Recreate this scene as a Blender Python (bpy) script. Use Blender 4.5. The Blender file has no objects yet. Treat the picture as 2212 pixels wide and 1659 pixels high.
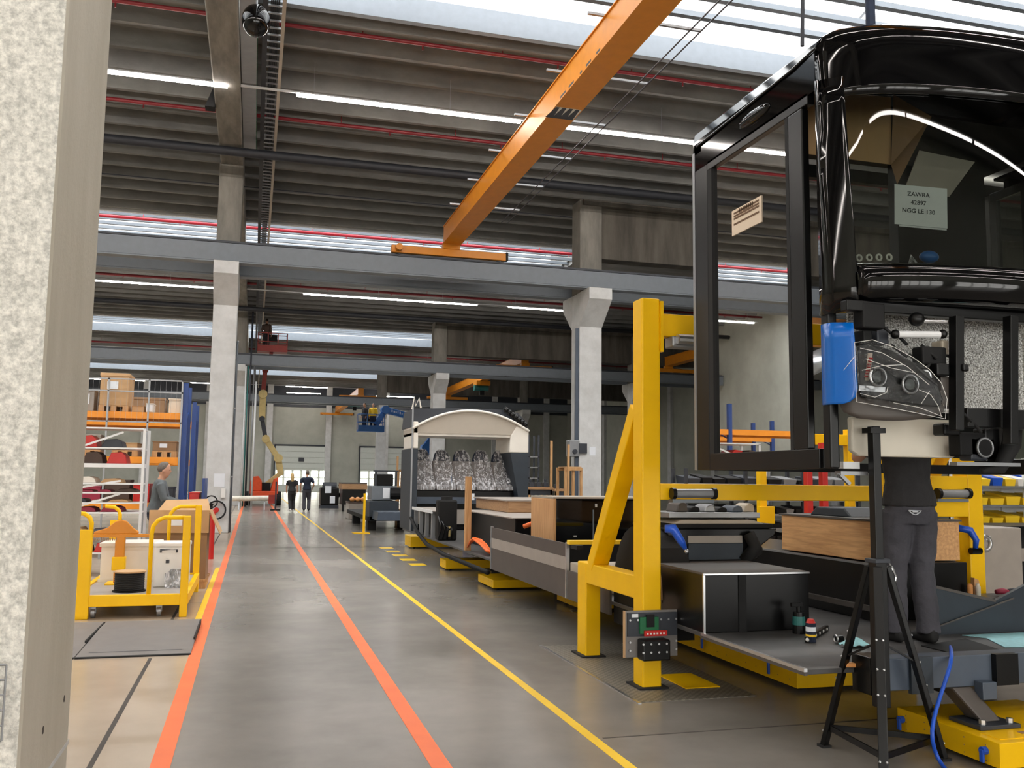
import bpy, bmesh, math, random
from mathutils import Vector, Matrix
random.seed(7)
S = bpy.context.scene
COL = S.collection
# ------------------------------------------------------------------ camera
F, CX, CY, H = 1980.0, 1106.0, 829.5, 1.55           # pixels of the 2212 x 1659 frame, eye height in metres
R = Matrix(((0.9624048965306294, -0.03971187110445787, -0.26870017198962026),
            (-0.2713432481259862, -0.09601004412300937, -0.957682052209363),
            (0.012233430847807265, 0.9945878738054674, -0.10317608467475009)))
cam_d = bpy.data.cameras.new('camera')
cam = bpy.data.objects.new('camera', cam_d)
COL.objects.link(cam)
cam_d.sensor_fit = 'HORIZONTAL'
cam_d.sensor_width = 36.0
cam_d.lens = F / 2212.0 * 36.0
cam_d.clip_end = 400
cam.matrix_world = Matrix.Translation((0, 0, H)) @ R.to_4x4()
S.camera = cam
# ------------------------------------------------------------------ world and exposure
W = bpy.data.worlds.new('world')
S.world = W
W.use_nodes = True
W.node_tree.nodes['Background'].inputs[0].default_value = (0.75, 0.85, 1.0, 1)
W.node_tree.nodes['Background'].inputs[1].default_value = 1.0
S.view_settings.view_transform = 'Standard'
S.view_settings.look = 'None'
S.view_settings.gamma = 1.0
S.view_settings.use_curve_mapping = False
S.view_settings.exposure = 0.33
SKY_LIGHT = 5.0        # strength of the daylight in the rooflight glazing
TUBE_LIGHT = 46.0      # strength of the ceiling light lines
S.cycles.adaptive_threshold = 0.02
S.cycles.max_bounces = 7
S.cycles.diffuse_bounces = 3
S.cycles.glossy_bounces = 4
S.cycles.transmission_bounces = 6
S.cycles.transparent_max_bounces = 16
S.cycles.caustics_reflective = False
S.cycles.caustics_refractive = False
S.cycles.sample_clamp_indirect = 4.0

def ray(u, v):
    return R @ Vector((u - CX, -(v - CY), -F))
EYE = Vector((0, 0, H))
def FZ(u, v, z=0.0):
    d = ray(u, v); return EYE + d * ((z - H) / d.z)
def FY(u, v, y):
    d = ray(u, v); return EYE + d * (y / d.y)
def FX(u, v, x):
    d = ray(u, v); return EYE + d * (x / d.x)

# ------------------------------------------------------------------ materials
def lin(c):
    return tuple(((x / 255.0) / 12.92 if x / 255.0 <= 0.04045 else ((x / 255.0 + 0.055) / 1.055) ** 2.4) for x in c)
MATS = {}
def M(name, rgb, rough=0.5, metal=0.0, noise=0.12, scale=6.0, bump=0.0, coat=0.0, spec=0.5, stretch=None, bscale=None):
    m = bpy.data.materials.new(name); m.use_nodes = True
    nt = m.node_tree; b = nt.nodes['Principled BSDF']
    c = lin(rgb)
    b.inputs['Roughness'].default_value = rough
    b.inputs['Metallic'].default_value = metal
    b.inputs['Coat Weight'].default_value = coat
    b.inputs['Coat Roughness'].default_value = 0.05
    b.inputs['Specular IOR Level'].default_value = spec
    b.inputs['Base Color'].default_value = c + (1,)
    if noise or bump:
        tc = nt.nodes.new('ShaderNodeTexCoord')
        mp = nt.nodes.new('ShaderNodeMapping')
        nt.links.new(tc.outputs['Object'], mp.inputs[0])
        if stretch: mp.inputs['Scale'].default_value = stretch
        n = nt.nodes.new('ShaderNodeTexNoise')
        n.inputs['Scale'].default_value = scale; n.inputs['Detail'].default_value = 5
        nt.links.new(mp.outputs[0], n.inputs['Vector'])
        if noise:
            r = nt.nodes.new('ShaderNodeValToRGB')
            r.color_ramp.elements[0].position = 0.3; r.color_ramp.elements[1].position = 0.7
            r.color_ramp.elements[0].color = tuple(x * (1 - noise) for x in c) + (1,)
            r.color_ramp.elements[1].color = tuple(min(1, x * (1 + noise)) for x in c) + (1,)
            nt.links.new(n.outputs['Fac'], r.inputs[0])
            nt.links.new(r.outputs[0], b.inputs['Base Color'])
        if bump:
            n2 = n
            if bscale:
                n2 = nt.nodes.new('ShaderNodeTexNoise'); n2.inputs['Scale'].default_value = bscale
                n2.inputs['Detail'].default_value = 4
                nt.links.new(mp.outputs[0], n2.inputs['Vector'])
            bp = nt.nodes.new('ShaderNodeBump'); bp.inputs['Strength'].default_value = bump
            bp.inputs['Distance'].default_value = 0.02
            nt.links.new(n2.outputs['Fac'], bp.inputs['Height'])
            nt.links.new(bp.outputs[0], b.inputs['Normal'])
    MATS[name] = m
    return m
def EM(name, rgb, strength):
    m = bpy.data.materials.new(name); m.use_nodes = True
    b = m.node_tree.nodes['Principled BSDF']
    b.inputs['Base Color'].default_value = (0.8, 0.8, 0.8, 1)
    b.inputs['Emission Color'].default_value = lin(rgb) + (1,)
    b.inputs['Emission Strength'].default_value = strength
    MATS[name] = m
    return m
def GLASS(name, tint, gloss_rough=0.02, alpha_spec=1.0, bump=0.0, bscale=20, haze=0.0, hazecol=(236, 236, 240), streak=False):
    """thin sheet: clear with a Fresnel reflection, optionally a milky share"""
    m = bpy.data.materials.new(name); m.use_nodes = True
    nt = m.node_tree; nt.nodes.clear()
    out = nt.nodes.new('ShaderNodeOutputMaterial')
    tr = nt.nodes.new('ShaderNodeBsdfTransparent'); tr.inputs[0].default_value = lin(tint) + (1,)
    gl = nt.nodes.new('ShaderNodeBsdfGlossy'); gl.inputs['Roughness'].default_value = gloss_rough
    fr = nt.nodes.new('ShaderNodeFresnel'); fr.inputs['IOR'].default_value = 1.5 * alpha_spec
    mx = nt.nodes.new('ShaderNodeMixShader')
    nt.links.new(fr.outputs[0], mx.inputs[0]); nt.links.new(tr.outputs[0], mx.inputs[1]); nt.links.new(gl.outputs[0], mx.inputs[2])
    last = mx
    if bump:
        tc = nt.nodes.new('ShaderNodeTexCoord'); n = nt.nodes.new('ShaderNodeTexNoise')
        n.inputs['Scale'].default_value = bscale; n.inputs['Detail'].default_value = 3
        n.inputs['Distortion'].default_value = 1.5
        nt.links.new(tc.outputs['Object'], n.inputs['Vector'])
        bp = nt.nodes.new('ShaderNodeBump'); bp.inputs['Strength'].default_value = bump; bp.inputs['Distance'].default_value = 0.03
        nt.links.new(n.outputs['Fac'], bp.inputs['Height'])
        nt.links.new(bp.outputs[0], gl.inputs['Normal']); nt.links.new(bp.outputs[0], fr.inputs['Normal'])
    if haze:
        df = nt.nodes.new('ShaderNodeBsdfDiffuse'); df.inputs[0].default_value = lin(hazecol) + (1,)
        m2 = nt.nodes.new('ShaderNodeMixShader'); m2.inputs[0].default_value = haze
        nt.links.new(mx.outputs[0], m2.inputs[1]); nt.links.new(df.outputs[0], m2.inputs[2]); last = m2
        if streak:
            tc = nt.nodes.new('ShaderNodeTexCoord'); mp = nt.nodes.new('ShaderNodeMapping'); mp.inputs['Scale'].default_value = (1, 1, 0.22)
            n = nt.nodes.new('ShaderNodeTexNoise'); n.inputs['Scale'].default_value = 20; n.inputs['Detail'].default_value = 4; n.inputs['Distortion'].default_value = 1.2
            r = nt.nodes.new('ShaderNodeMapRange'); r.inputs['From Min'].default_value = 0.46; r.inputs['From Max'].default_value = 0.66; r.inputs['To Min'].default_value = haze * 0.35; r.inputs['To Max'].default_value = 0.85
            nt.links.new(tc.outputs['Object'], mp.inputs[0]); nt.links.new(mp.outputs[0], n.inputs['Vector']); nt.links.new(n.outputs['Fac'], r.inputs['Value']); nt.links.new(r.outputs[0], m2.inputs[0])
    nt.links.new(last.outputs[0], out.inputs[0])
    MATS[name] = m
    return m

def floor_material(name='floor_concrete', lo=(117, 113, 107), hi=(148, 142, 134)):
    m = M(name, (150, 146, 140), rough=0.3, noise=0, spec=0.35)
    nt = m.node_tree; b = nt.nodes['Principled BSDF']
    tc = nt.nodes.new('ShaderNodeTexCoord')
    n1 = nt.nodes.new('ShaderNodeTexNoise'); n1.inputs['Scale'].default_value = 0.55; n1.inputs['Detail'].default_value = 3; n1.inputs['Roughness'].default_value = 0.5
    n2 = nt.nodes.new('ShaderNodeTexNoise'); n2.inputs['Scale'].default_value = 5.0; n2.inputs['Detail'].default_value = 6
    for n in (n1, n2): nt.links.new(tc.outputs['Object'], n.inputs['Vector'])
    mixf = nt.nodes.new('ShaderNodeMath'); mixf.operation = 'MULTIPLY_ADD'
    nt.links.new(n2.outputs['Fac'], mixf.inputs[0]); mixf.inputs[1].default_value = 0.35
    nt.links.new(n1.outputs['Fac'], mixf.inputs[2])
    r = nt.nodes.new('ShaderNodeValToRGB')
    r.color_ramp.elements[0].position = 0.4; r.color_ramp.elements[1].position = 0.98
    r.color_ramp.elements[0].color = lin(lo) + (1,)
    r.color_ramp.elements[1].color = lin(hi) + (1,)
    nt.links.new(mixf.outputs[0], r.inputs[0]); nt.links.new(r.outputs[0], b.inputs['Base Color'])
    rr = nt.nodes.new('ShaderNodeMapRange'); rr.inputs['To Min'].default_value = 0.16; rr.inputs['To Max'].default_value = 0.3
    nt.links.new(n1.outputs['Fac'], rr.inputs['Value']); nt.links.new(rr.outputs[0], b.inputs['Roughness'])
    bp = nt.nodes.new('ShaderNodeBump'); bp.inputs['Strength'].default_value = 0.015; bp.inputs['Distance'].default_value = 0.005
    nt.links.new(n2.outputs['Fac'], bp.inputs['Height']); nt.links.new(bp.outputs[0], b.inputs['Normal'])
    return m
def wood_material(name, c1, c2, axis='z'):
    m = M(name, c1, rough=0.45, noise=0)
    nt = m.node_tree; b = nt.nodes['Principled BSDF']
    tc = nt.nodes.new('ShaderNodeTexCoord'); mp = nt.nodes.new('ShaderNodeMapping')
    mp.inputs['Scale'].default_value = {'z': (14, 14, 1.2), 'y': (14, 1.2, 14), 'x': (1.2, 14, 14)}[axis]
    n = nt.nodes.new('ShaderNodeTexNoise'); n.inputs['Scale'].default_value = 3; n.inputs['Detail'].default_value = 6; n.inputs['Distortion'].default_value = 0.6
    r = nt.nodes.new('ShaderNodeValToRGB'); r.color_ramp.elements[0].position = 0.35; r.color_ramp.elements[1].position = 0.68
    r.color_ramp.elements[0].color = lin(c2) + (1,); r.color_ramp.elements[1].color = lin(c1) + (1,)
    nt.links.new(tc.outputs['Object'], mp.inputs[0]); nt.links.new(mp.outputs[0], n.inputs['Vector'])
    nt.links.new(n.outputs['Fac'], r.inputs[0]); nt.links.new(r.outputs[0], b.inputs['Base Color'])
    return m
def concrete_wall(name, lo, hi, sc=1.2, pits=True, bump=0.25, stain=(1, 1, 1)):
    m = M(name, hi, rough=0.85, noise=0)
    nt = m.node_tree; b = nt.nodes['Principled BSDF']
    tc = nt.nodes.new('ShaderNodeTexCoord'); mp = nt.nodes.new('ShaderNodeMapping'); mp.inputs['Scale'].default_value = stain
    n = nt.nodes.new('ShaderNodeTexNoise'); n.inputs['Scale'].default_value = sc; n.inputs['Detail'].default_value = 8; n.inputs['Roughness'].default_value = 0.65
    nt.links.new(tc.outputs['Object'], mp.inputs[0]); nt.links.new(mp.outputs[0], n.inputs['Vector'])
    r = nt.nodes.new('ShaderNodeValToRGB'); r.color_ramp.elements[0].position = 0.35; r.color_ramp.elements[1].position = 0.65
    r.color_ramp.elements[0].color = lin(lo) + (1,); r.color_ramp.elements[1].color = lin(hi) + (1,)
    nt.links.new(n.outputs['Fac'], r.inputs[0])
    nt.links.new(r.outputs[0], b.inputs['Base Color'])
    f = nt.nodes.new('ShaderNodeTexNoise'); f.inputs['Scale'].default_value = 60; f.inputs['Detail'].default_value = 4
    nt.links.new(tc.outputs['Object'], f.inputs['Vector'])
    bp = nt.nodes.new('ShaderNodeBump'); bp.inputs['Strength'].default_value = bump; bp.inputs['Distance'].default_value = 0.008
    nt.links.new(f.outputs['Fac'], bp.inputs['Height']); nt.links.new(bp.outputs[0], b.inputs['Normal'])
    return m
floor_material()
floor_material('floor_beige', (166, 151, 133), (190, 174, 154))
concrete_wall('concrete_shaded', (70, 66, 60), (100, 95, 87), 0.8, stain=(2.5, 0.6, 0.4))  # stained concrete, with the cross girder's lack of light darkened into its colour
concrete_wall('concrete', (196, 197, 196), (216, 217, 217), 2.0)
concrete_wall('concrete_rough', (176, 176, 170), (236, 234, 226), 60, bump=0.8)
concrete_wall('concrete_beige', (186, 180, 164), (202, 196, 182), 3, stain=(1, 1, 0.25))
concrete_wall('concrete_deck', (110, 110, 109), (136, 136, 134), 0.9, stain=(0.6, 2.5, 1))
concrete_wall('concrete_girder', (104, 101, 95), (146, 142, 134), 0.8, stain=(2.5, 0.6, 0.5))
concrete_wall('wall_panel', (168, 170, 160), (182, 184, 174), 0.6)
M('steel_grey', (112, 119, 127), 0.45, 0.0, 0.05)
M('steel_dark', (48, 52, 60), 0.5, 0.0, 0.08)
M('orange_line', (255, 122, 66), 0.45, 0, 0.1, 3.0)
M('yellow_line', (252, 205, 40), 0.45, 0, 0.08, 3.0)
M('joint', (70, 64, 58), 0.8)
M('crane_orange', (214, 134, 22), 0.4, 0, 0.05)
M('red_pipe', (128, 32, 40), 0.4, 0, 0.06)
M('black_pipe', (34, 36, 42), 0.6)
M('red_pipe_skylit', (206, 44, 62), 0.4, 0, 0.06)  # brightening by the rooflight is put into this pipe's colour
M('white_metal', (226, 228, 230), 0.35, 0.0, 0.04)
M('grey_metal', (150, 152, 155), 0.4, 0.6, 0.06)
M('bright_metal', (205, 206, 208), 0.28, 0.9, 0.06)
M('yellow', (250, 196, 0), 0.42, 0, 0.05, 3.0, spec=0.3)
M('black_gloss', (4, 4, 5), 0.05, 0, 0, spec=0.4)
M('black_satin', (11, 11, 12), 0.32, 0, 0.1, spec=0.3)
M('black_matt', (19, 19, 20), 0.65, 0, 0.15, spec=0.3)
M('rubber', (22, 22, 23), 0.8)
M('deck_grey', (72, 71, 71), 0.5, 0, 0.25, 5)
M('slate', (72, 82, 96), 0.45, 0, 0.08)
M('dark_slate', (38, 47, 56), 0.5, 0, 0.1)
M('skirt_dark', (78, 72, 68), 0.5, 0, 0.08)
M('skirt_light', (158, 150, 142), 0.5, 0, 0.06)
M('blue', (4, 98, 190), 0.25, 0, 0.03, coat=0.2)
M('blue_lift', (16, 98, 176), 0.4, 0, 0.06)
M('blue_rack', (36, 66, 128), 0.45, 0, 0.06)
M('rack_orange', (240, 150, 40), 0.45, 0, 0.06)
M('red', (196, 36, 30), 0.4, 0, 0.06)
M('lift_red', (150, 46, 36), 0.5, 0, 0.1)
M('lift_orange', (234, 84, 34), 0.5, 0, 0.08)
M('cream', (212, 190, 128), 0.5, 0, 0.08)
M('cardboard', (196, 158, 116), 0.85, 0, 0.08, 4)
M('cardboard_dark', (150, 118, 88), 0.85, 0, 0.1, 4)
M('paper', (232, 236, 242), 0.8, 0, 0.02)
M('paper_warm', (236, 218, 196), 0.8, 0, 0.02)
M('ink', (70, 72, 78), 0.8, 0, 0)
M('ink_brown', (110, 84, 62), 0.8, 0, 0)
M('foam_white', (235, 228, 212), 0.7, 0, 0.06, 3)
M('white_plastic', (234, 232, 228), 0.4, 0, 0.03)
M('beige', (206, 194, 176), 0.6, 0, 0.06)
M('plate_grey', (126, 122, 120), 0.5, 0.2, 0.06)
M('skin', (206, 156, 128), 0.55, 0, 0.05)
M('hair_blond', (196, 164, 110), 0.7, 0, 0.2, 30)
M('hair_grey', (110, 100, 92), 0.7, 0, 0.2, 30)
M('hair_dark', (48, 38, 32), 0.7, 0, 0.2, 30)
M('cloth_black', (44, 43, 45), 0.9, 0, 0.12, 12, bump=0.2, bscale=60)
M('cloth_trouser', (70, 69, 76), 0.9, 0, 0.12, 10, bump=0.2, bscale=60)
M('cloth_navy', (30, 38, 58), 0.9, 0, 0.12, 12)
M('cloth_grey', (98, 104, 106), 0.9, 0, 0.12, 12)
M('cloth_white', (200, 204, 210), 0.9, 0, 0.08, 12)
M('hose_blue', (30, 84, 196), 0.35)
M('cable_orange', (240, 112, 44), 0.5)
M('teal_cloth', (160, 214, 222), 0.7, 0, 0.12, 20)
M('green', (18, 104, 62), 0.5)
M('amber', (238, 166, 96), 0.5)
M('seat_blue', (40, 50, 72), 0.8, 0, 0.2, 20)
M('seat_grey', (176, 168, 164), 0.85, 0, 0.15, 14)
M('white_trim', (232, 226, 216), 0.35, 0, 0.03)
M('beige_trim', (176, 166, 152), 0.45, 0, 0.03)
M('gate_white', (208, 214, 208), 0.5, 0, 0.02)
M('hazard', (230, 226, 214), 0.5, 0, 0)
M('teal', (40, 108, 104), 0.5)
M('brown_dark', (74, 58, 50), 0.7)
M('magenta', (150, 40, 66), 0.6)
M('pvc', (226, 222, 208), 0.5)
wood_material('wood_v', (214, 168, 118), (190, 140, 92), 'z')
wood_material('wood_h', (228, 178, 122), (200, 148, 98), 'y')
wood_material('wood_x', (190, 150, 108), (160, 120, 84), 'x')
wood_material('timber', (206, 162, 112), (178, 132, 84), 'z')
EM('tube_lit', (255, 246, 238), TUBE_LIGHT)
EM('sky_glazing', (250, 252, 252), SKY_LIGHT)
EM('gate_fill', (255, 253, 248), 5.0)  # glow of the unseen gates added behind the viewer
EM('gate_daylight', (255, 252, 232), 7.0)
GLASS('glass_dark', (182, 187, 180), 0.01, alpha_spec=0.9)
GLASS('glass_clear', (218, 224, 218), 0.01)
GLASS('wrap', (232, 234, 236), 0.12, bump=1.0, bscale=22, haze=0.012)
GLASS('mesh_wrap', (240, 242, 244), 0.15, bump=1.0, bscale=14, haze=0.26, streak=True)
def insulation_material():
    m = M('insulation', (190, 190, 190), rough=0.35, metal=0.25, noise=0)
    nt = m.node_tree; b = nt.nodes['Principled BSDF']
    tc = nt.nodes.new('ShaderNodeTexCoord'); v = nt.nodes.new('ShaderNodeTexVoronoi'); v.inputs['Scale'].default_value = 90
    n = nt.nodes.new('ShaderNodeTexNoise'); n.inputs['Scale'].default_value = 110; n.inputs['Detail'].default_value = 3
    nt.links.new(tc.outputs['Object'], v.inputs['Vector']); nt.links.new(tc.outputs['Object'], n.inputs['Vector'])
    r = nt.nodes.new('ShaderNodeValToRGB'); r.color_ramp.elements[0].position = 0.36; r.color_ramp.elements[1].position = 0.6
    r.color_ramp.elements[0].color = lin((120, 118, 112)) + (1,); r.color_ramp.elements[1].color = lin((232, 232, 230)) + (1,)
    nt.links.new(n.outputs['Fac'], r.inputs[0]); nt.links.new(r.outputs[0], b.inputs['Base Color'])
    bp = nt.nodes.new('ShaderNodeBump'); bp.inputs['Strength'].default_value = 0.8; bp.inputs['Distance'].default_value = 0.01
    nt.links.new(v.outputs['Distance'], bp.inputs['Height']); nt.links.new(bp.outputs[0], b.inputs['Normal'])
insulation_material()
def chequer_material():
    m = M('chequer', (138, 132, 120), rough=0.45, metal=0.3, noise=0)
    nt = m.node_tree; b = nt.nodes['Principled BSDF']
    tc = nt.nodes.new('ShaderNodeTexCoord'); ck = nt.nodes.new('ShaderNodeTexChecker'); ck.inputs['Scale'].default_value = 36
    ck.inputs['Color1'].default_value = lin((146, 140, 128)) + (1,); ck.inputs['Color2'].default_value = lin((112, 107, 98)) + (1,)
    nt.links.new(tc.outputs['Object'], ck.inputs['Vector']); nt.links.new(ck.outputs['Color'], b.inputs['Base Color'])
    bp = nt.nodes.new('ShaderNodeBump'); bp.inputs['Strength'].default_value = 0.4; bp.inputs['Distance'].default_value = 0.003
    nt.links.new(ck.outputs['Fac'], bp.inputs['Height']); nt.links.new(bp.outputs[0], b.inputs['Normal'])
chequer_material()

# ------------------------------------------------------------------ mesh helpers
LOC = {}     # world location of every object made here
def tag(o, label=None, cat=None, group=None, kind=None):
    if label: o['label'] = label
    if cat: o['category'] = cat
    if group: o['group'] = group
    if kind: o['kind'] = kind
    return o
def thing(name, label, cat, loc, group=None):
    o = bpy.data.objects.new(name, None); COL.objects.link(o)
    o.empty_display_size = 0.1
    o.location = loc; LOC[o.name] = Vector(loc)
    return tag(o, label, cat, group)
class MB:
    def __init__(s): s.v = []; s.f = []
    def add(s, vs, fs):
        k = len(s.v); s.v += [Vector(p) for p in vs]; s.f += [tuple(i + k for i in q) for q in fs]; return s
    def box(s, x0, x1, y0, y1, z0, z1):
        return s.add([(x0, y0, z0), (x1, y0, z0), (x1, y1, z0), (x0, y1, z0), (x0, y0, z1), (x1, y0, z1), (x1, y1, z1), (x0, y1, z1)],
                     [(0, 3, 2, 1), (4, 5, 6, 7), (0, 1, 5, 4), (1, 2, 6, 5), (2, 3, 7, 6), (3, 0, 4, 7)])
    def bar(s, p, q, w, h, up=(0, 0, 1)):
        p = Vector(p); q = Vector(q); d = (q - p).normalized(); up = Vector(up)
        if abs(d.dot(up)) > 0.98: up = Vector((0, 1, 0))
        a = d.cross(up).normalized() * (w / 2); b = a.cross(d).normalized() * (h / 2)
        return s.add([p - a - b, p + a - b, p + a + b, p - a + b, q - a - b, q + a - b, q + a + b, q - a + b],
                     [(0, 3, 2, 1), (4, 5, 6, 7), (0, 1, 5, 4), (1, 2, 6, 5), (2, 3, 7, 6), (3, 0, 4, 7)][::1])
    def tube(s, pts, r, n=8, caps=True):
        pts = [Vector(p) for p in pts]; rs = r if isinstance(r, (list, tuple)) else [r] * len(pts)
        k0 = len(s.v); prev = None
        for i, p in enumerate(pts):
            if i == 0: d = pts[1] - p
            elif i == len(pts) - 1: d = p - pts[i - 1]
            else: d = (pts[i + 1] - p).normalized() + (p - pts[i - 1]).normalized()
            d.normalize()
            if prev is None:
                a = d.cross(Vector((0, 0, 1)) if abs(d.z) < 0.9 else Vector((1, 0, 0))).normalized()
            else:
                a = (prev - d * prev.dot(d)).normalized()
            prev = a; b = d.cross(a)
            for j in range(n):
                t = 2 * math.pi * j / n
                s.v.append(p + (a * math.cos(t) + b * math.sin(t)) * rs[i])
        for i in range(len(pts) - 1):
            for j in range(n):
                s.f.append((k0 + i * n + j, k0 + i * n + (j + 1) % n, k0 + (i + 1) * n + (j + 1) % n, k0 + (i + 1) * n + j))
        if caps:
            s.f.append(tuple(k0 + j for j in range(n))[::-1]); s.f.append(tuple(k0 + (len(pts) - 1) * n + j for j in range(n)))
        return s
    def cyl(s, p, q, r, n=12, r2=None): return s.tube([p, q], [r, r if r2 is None else r2], n)
    def prism(s, poly, ax, a, b):
        """poly in the plane across axis ax: 'x' -> (y, z), 'y' -> (x, z), 'z' -> (x, y)"""
        k = len(s.v); n = len(poly)
        mk = {'x': lambda t, p: (t, p[0], p[1]), 'y': lambda t, p: (p[0], t, p[1]), 'z': lambda t, p: (p[0], p[1], t)}[ax]
        s.v += [Vector(mk(a, p)) for p in poly] + [Vector(mk(b, p)) for p in poly]
        s.f.append(tuple(range(k, k + n))); s.f.append(tuple(range(k + n, k + 2 * n))[::-1])
        for i in range(n):
            j = (i + 1) % n; s.f.append((k + i, k + n + i, k + n + j, k + j))
        return s
    def ball(s, c, rx, ry=None, rz=None, seg=14, rings=9):
        ry = rx if ry is None else ry; rz = rx if rz is None else rz; c = Vector(c); k = len(s.v)
        s.v.append(c + Vector((0, 0, rz)))
        for i in range(1, rings):
            t = math.pi * i / rings
            for j in range(seg):
                p = 2 * math.pi * j / seg
                s.v.append(c + Vector((rx * math.sin(t) * math.cos(p), ry * math.sin(t) * math.sin(p), rz * math.cos(t))))
        s.v.append(c - Vector((0, 0, rz))); e = len(s.v) - 1
        for j in range(seg): s.f.append((k, k + 1 + j, k + 1 + (j + 1) % seg))
        for i in range(rings - 2):
            for j in range(seg):
                a = k + 1 + i * seg
                s.f.append((a + j, a + seg + j, a + seg + (j + 1) % seg, a + (j + 1) % seg))
        a = k + 1 + (rings - 2) * seg
        for j in range(seg): s.f.append((a + j, e, a + (j + 1) % seg))
        return s
    def grid(s, rows):
        """rows: list of equal-length point lists -> open sheet"""
        k = len(s.v); m = len(rows[0])
        for r in rows: s.v += [Vector(p) for p in r]
        for i in range(len(rows) - 1):
            for j in range(m - 1):
                s.f.append((k + i * m + j, k + i * m + j + 1, k + (i + 1) * m + j + 1, k + (i + 1) * m + j))
        return s
    def torus(s, c, rad, r, axis='y', n=20, m=6):
        c = Vector(c); pts = []
        for i in range(n + 1):
            t = 2 * math.pi * i / n
            o = {'y': (math.cos(t), 0, math.sin(t)), 'x': (0, math.cos(t), math.sin(t)), 'z': (math.cos(t), math.sin(t), 0)}[axis]
            pts.append(c + Vector(o) * rad)
        return s.tube(pts, r, m, caps=False)
    def sheet(s, p, ex, ez, t=0.004):
        """thin board: corner p, edge vectors ex, ez, thickness t towards its normal"""
        p = Vector(p); ex = Vector(ex); ez = Vector(ez); n = ex.cross(ez).normalized() * t
        return s.add([p, p + ex, p + ex + n, p + n, p + ez, p + ex + ez, p + ex + ez + n, p + ez + n],
                     [(0, 3, 2, 1), (4, 5, 6, 7), (0, 1, 5, 4), (1, 2, 6, 5), (2, 3, 7, 6), (3, 0, 4, 7)])
    def rot(s, k, c, ax, ang):
        m = Matrix.Rotation(ang, 3, ax); c = Vector(c)
        for i in range(k, len(s.v)): s.v[i] = m @ (s.v[i] - c) + c
        return s
    def build(s, name, mat, parent=None, smooth=False, bevel=0.0, solid=0.0, sub=0, seg=2):
        if parent is not None: o0 = LOC[parent.name]
        else:
            xs = [p.x for p in s.v]; ys = [p.y for p in s.v]; zs = [p.z for p in s.v]
            o0 = Vector(((min(xs) + max(xs)) / 2, (min(ys) + max(ys)) / 2, min(zs)))
        me = bpy.data.meshes.new(name)
        me.from_pydata([p - o0 for p in s.v], [], s.f)
        bm = bmesh.new(); bm.from_mesh(me); bmesh.ops.recalc_face_normals(bm, faces=bm.faces); bm.to_mesh(me); bm.free()
        me.materials.append(MATS[mat] if isinstance(mat, str) else mat)
        if smooth:
            for p in me.polygons: p.use_smooth = True
        o = bpy.data.objects.new(name, me); COL.objects.link(o)
        LOC[o.name] = o0
        if parent is not None: o.parent = parent
        else: o.location = o0
        if solid:
            md = o.modifiers.new('solid', 'SOLIDIFY'); md.thickness = solid; md.offset = 0
        if bevel:
            md = o.modifiers.new('bevel', 'BEVEL'); md.width = bevel; md.segments = seg; md.limit_method = 'ANGLE'; md.angle_limit = math.radians(40)
        if sub:
            md = o.modifiers.new('sub', 'SUBSURF'); md.levels = sub; md.render_levels = sub
        return o
def struct(name, mb, mat, **k):
    o = mb.build(name, mat, **k)
    if o.parent is None: o['kind'] = 'structure'
    return o
def copy_tree(o, dx=(0, 0, 0), parent=None):
    c = o.copy(); COL.objects.link(c)
    c.parent = parent
    if parent is None: c.location = o.location + Vector(dx)
    LOC[c.name] = LOC[o.name] + Vector(dx)
    for ch in list(o.children): copy_tree(ch, dx, c)
    return c
def text_mesh(txt, size, mat, name, parent, loc, ex, ez, align='CENTER', lift=0.002):
    """flat lettering: ex = reading direction, ez = up direction"""
    cu = bpy.data.curves.new(name, 'FONT'); cu.body = txt; cu.size = size; cu.align_x = align; cu.align_y = 'CENTER'
    cu.extrude = 0.0005
    tmp = bpy.data.objects.new(name + '_tmp', cu); COL.objects.link(tmp)
    dg = bpy.context.evaluated_depsgraph_get(); me = bpy.data.meshes.new_from_object(tmp.evaluated_get(dg))
    bpy.data.objects.remove(tmp); bpy.data.curves.remove(cu)
    ex = Vector(ex).normalized(); ez = Vector(ez).normalized(); n = ex.cross(ez)
    o0 = LOC[parent.name]
    for v in me.vertices:
        p = Vector(loc) + ex * v.co.x + ez * v.co.y + n * (lift + v.co.z)
        v.co = p - o0
    me.materials.clear(); me.materials.append(MATS[mat])
    o = bpy.data.objects.new(name, me); COL.objects.link(o); o.parent = parent; LOC[o.name] = o0
    return o
# ================================================================== the hall
X0, X1, Y0, Y1, ZD = -21.0, 34.0, -10.5, 98.0, 11.4
fl = struct('floor', MB().box(X0, X1, Y0, Y1, -0.3, 0.0), 'floor_concrete')
MB().box(X0, -0.41, Y0, Y1, 0.0, 0.0008).build('floor_slab', 'floor_beige', fl)
for (x0, x1, y0, y1) in ((-0.785, -0.755, 1.0, 8.5), (-0.785, -0.755, 10.4, 60.0), (0.45, 34, 20.8, 20.825), (-20, -0.5, 12.0, 12.02), (-20, 0.4, 38, 38.03), (2.1, 34, 5.35, 5.365), (9.0, 9.02, 5, 90)):
    MB().box(x0, x1, y0, y1, -0.002, 0.0016).build('floor_joint', 'joint', fl)
struct('wall_back', MB().box(X0, X1, Y1, Y1 + 0.3, 0, 14.5), 'wall_panel')
wr = struct('wall_right', MB().box(X1, X1 + 0.3, Y0, Y1, 0, 14.5), 'wall_panel')
struct('wall_left', MB().box(X0 - 0.3, X0, Y0, Y1, 0, 14.5), 'wall_panel')
struct('wall_front', MB().box(X0, X1, Y0 - 0.3, Y0, 0, 14.5), 'wall_panel')
wb = bpy.data.objects['wall_back']
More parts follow.
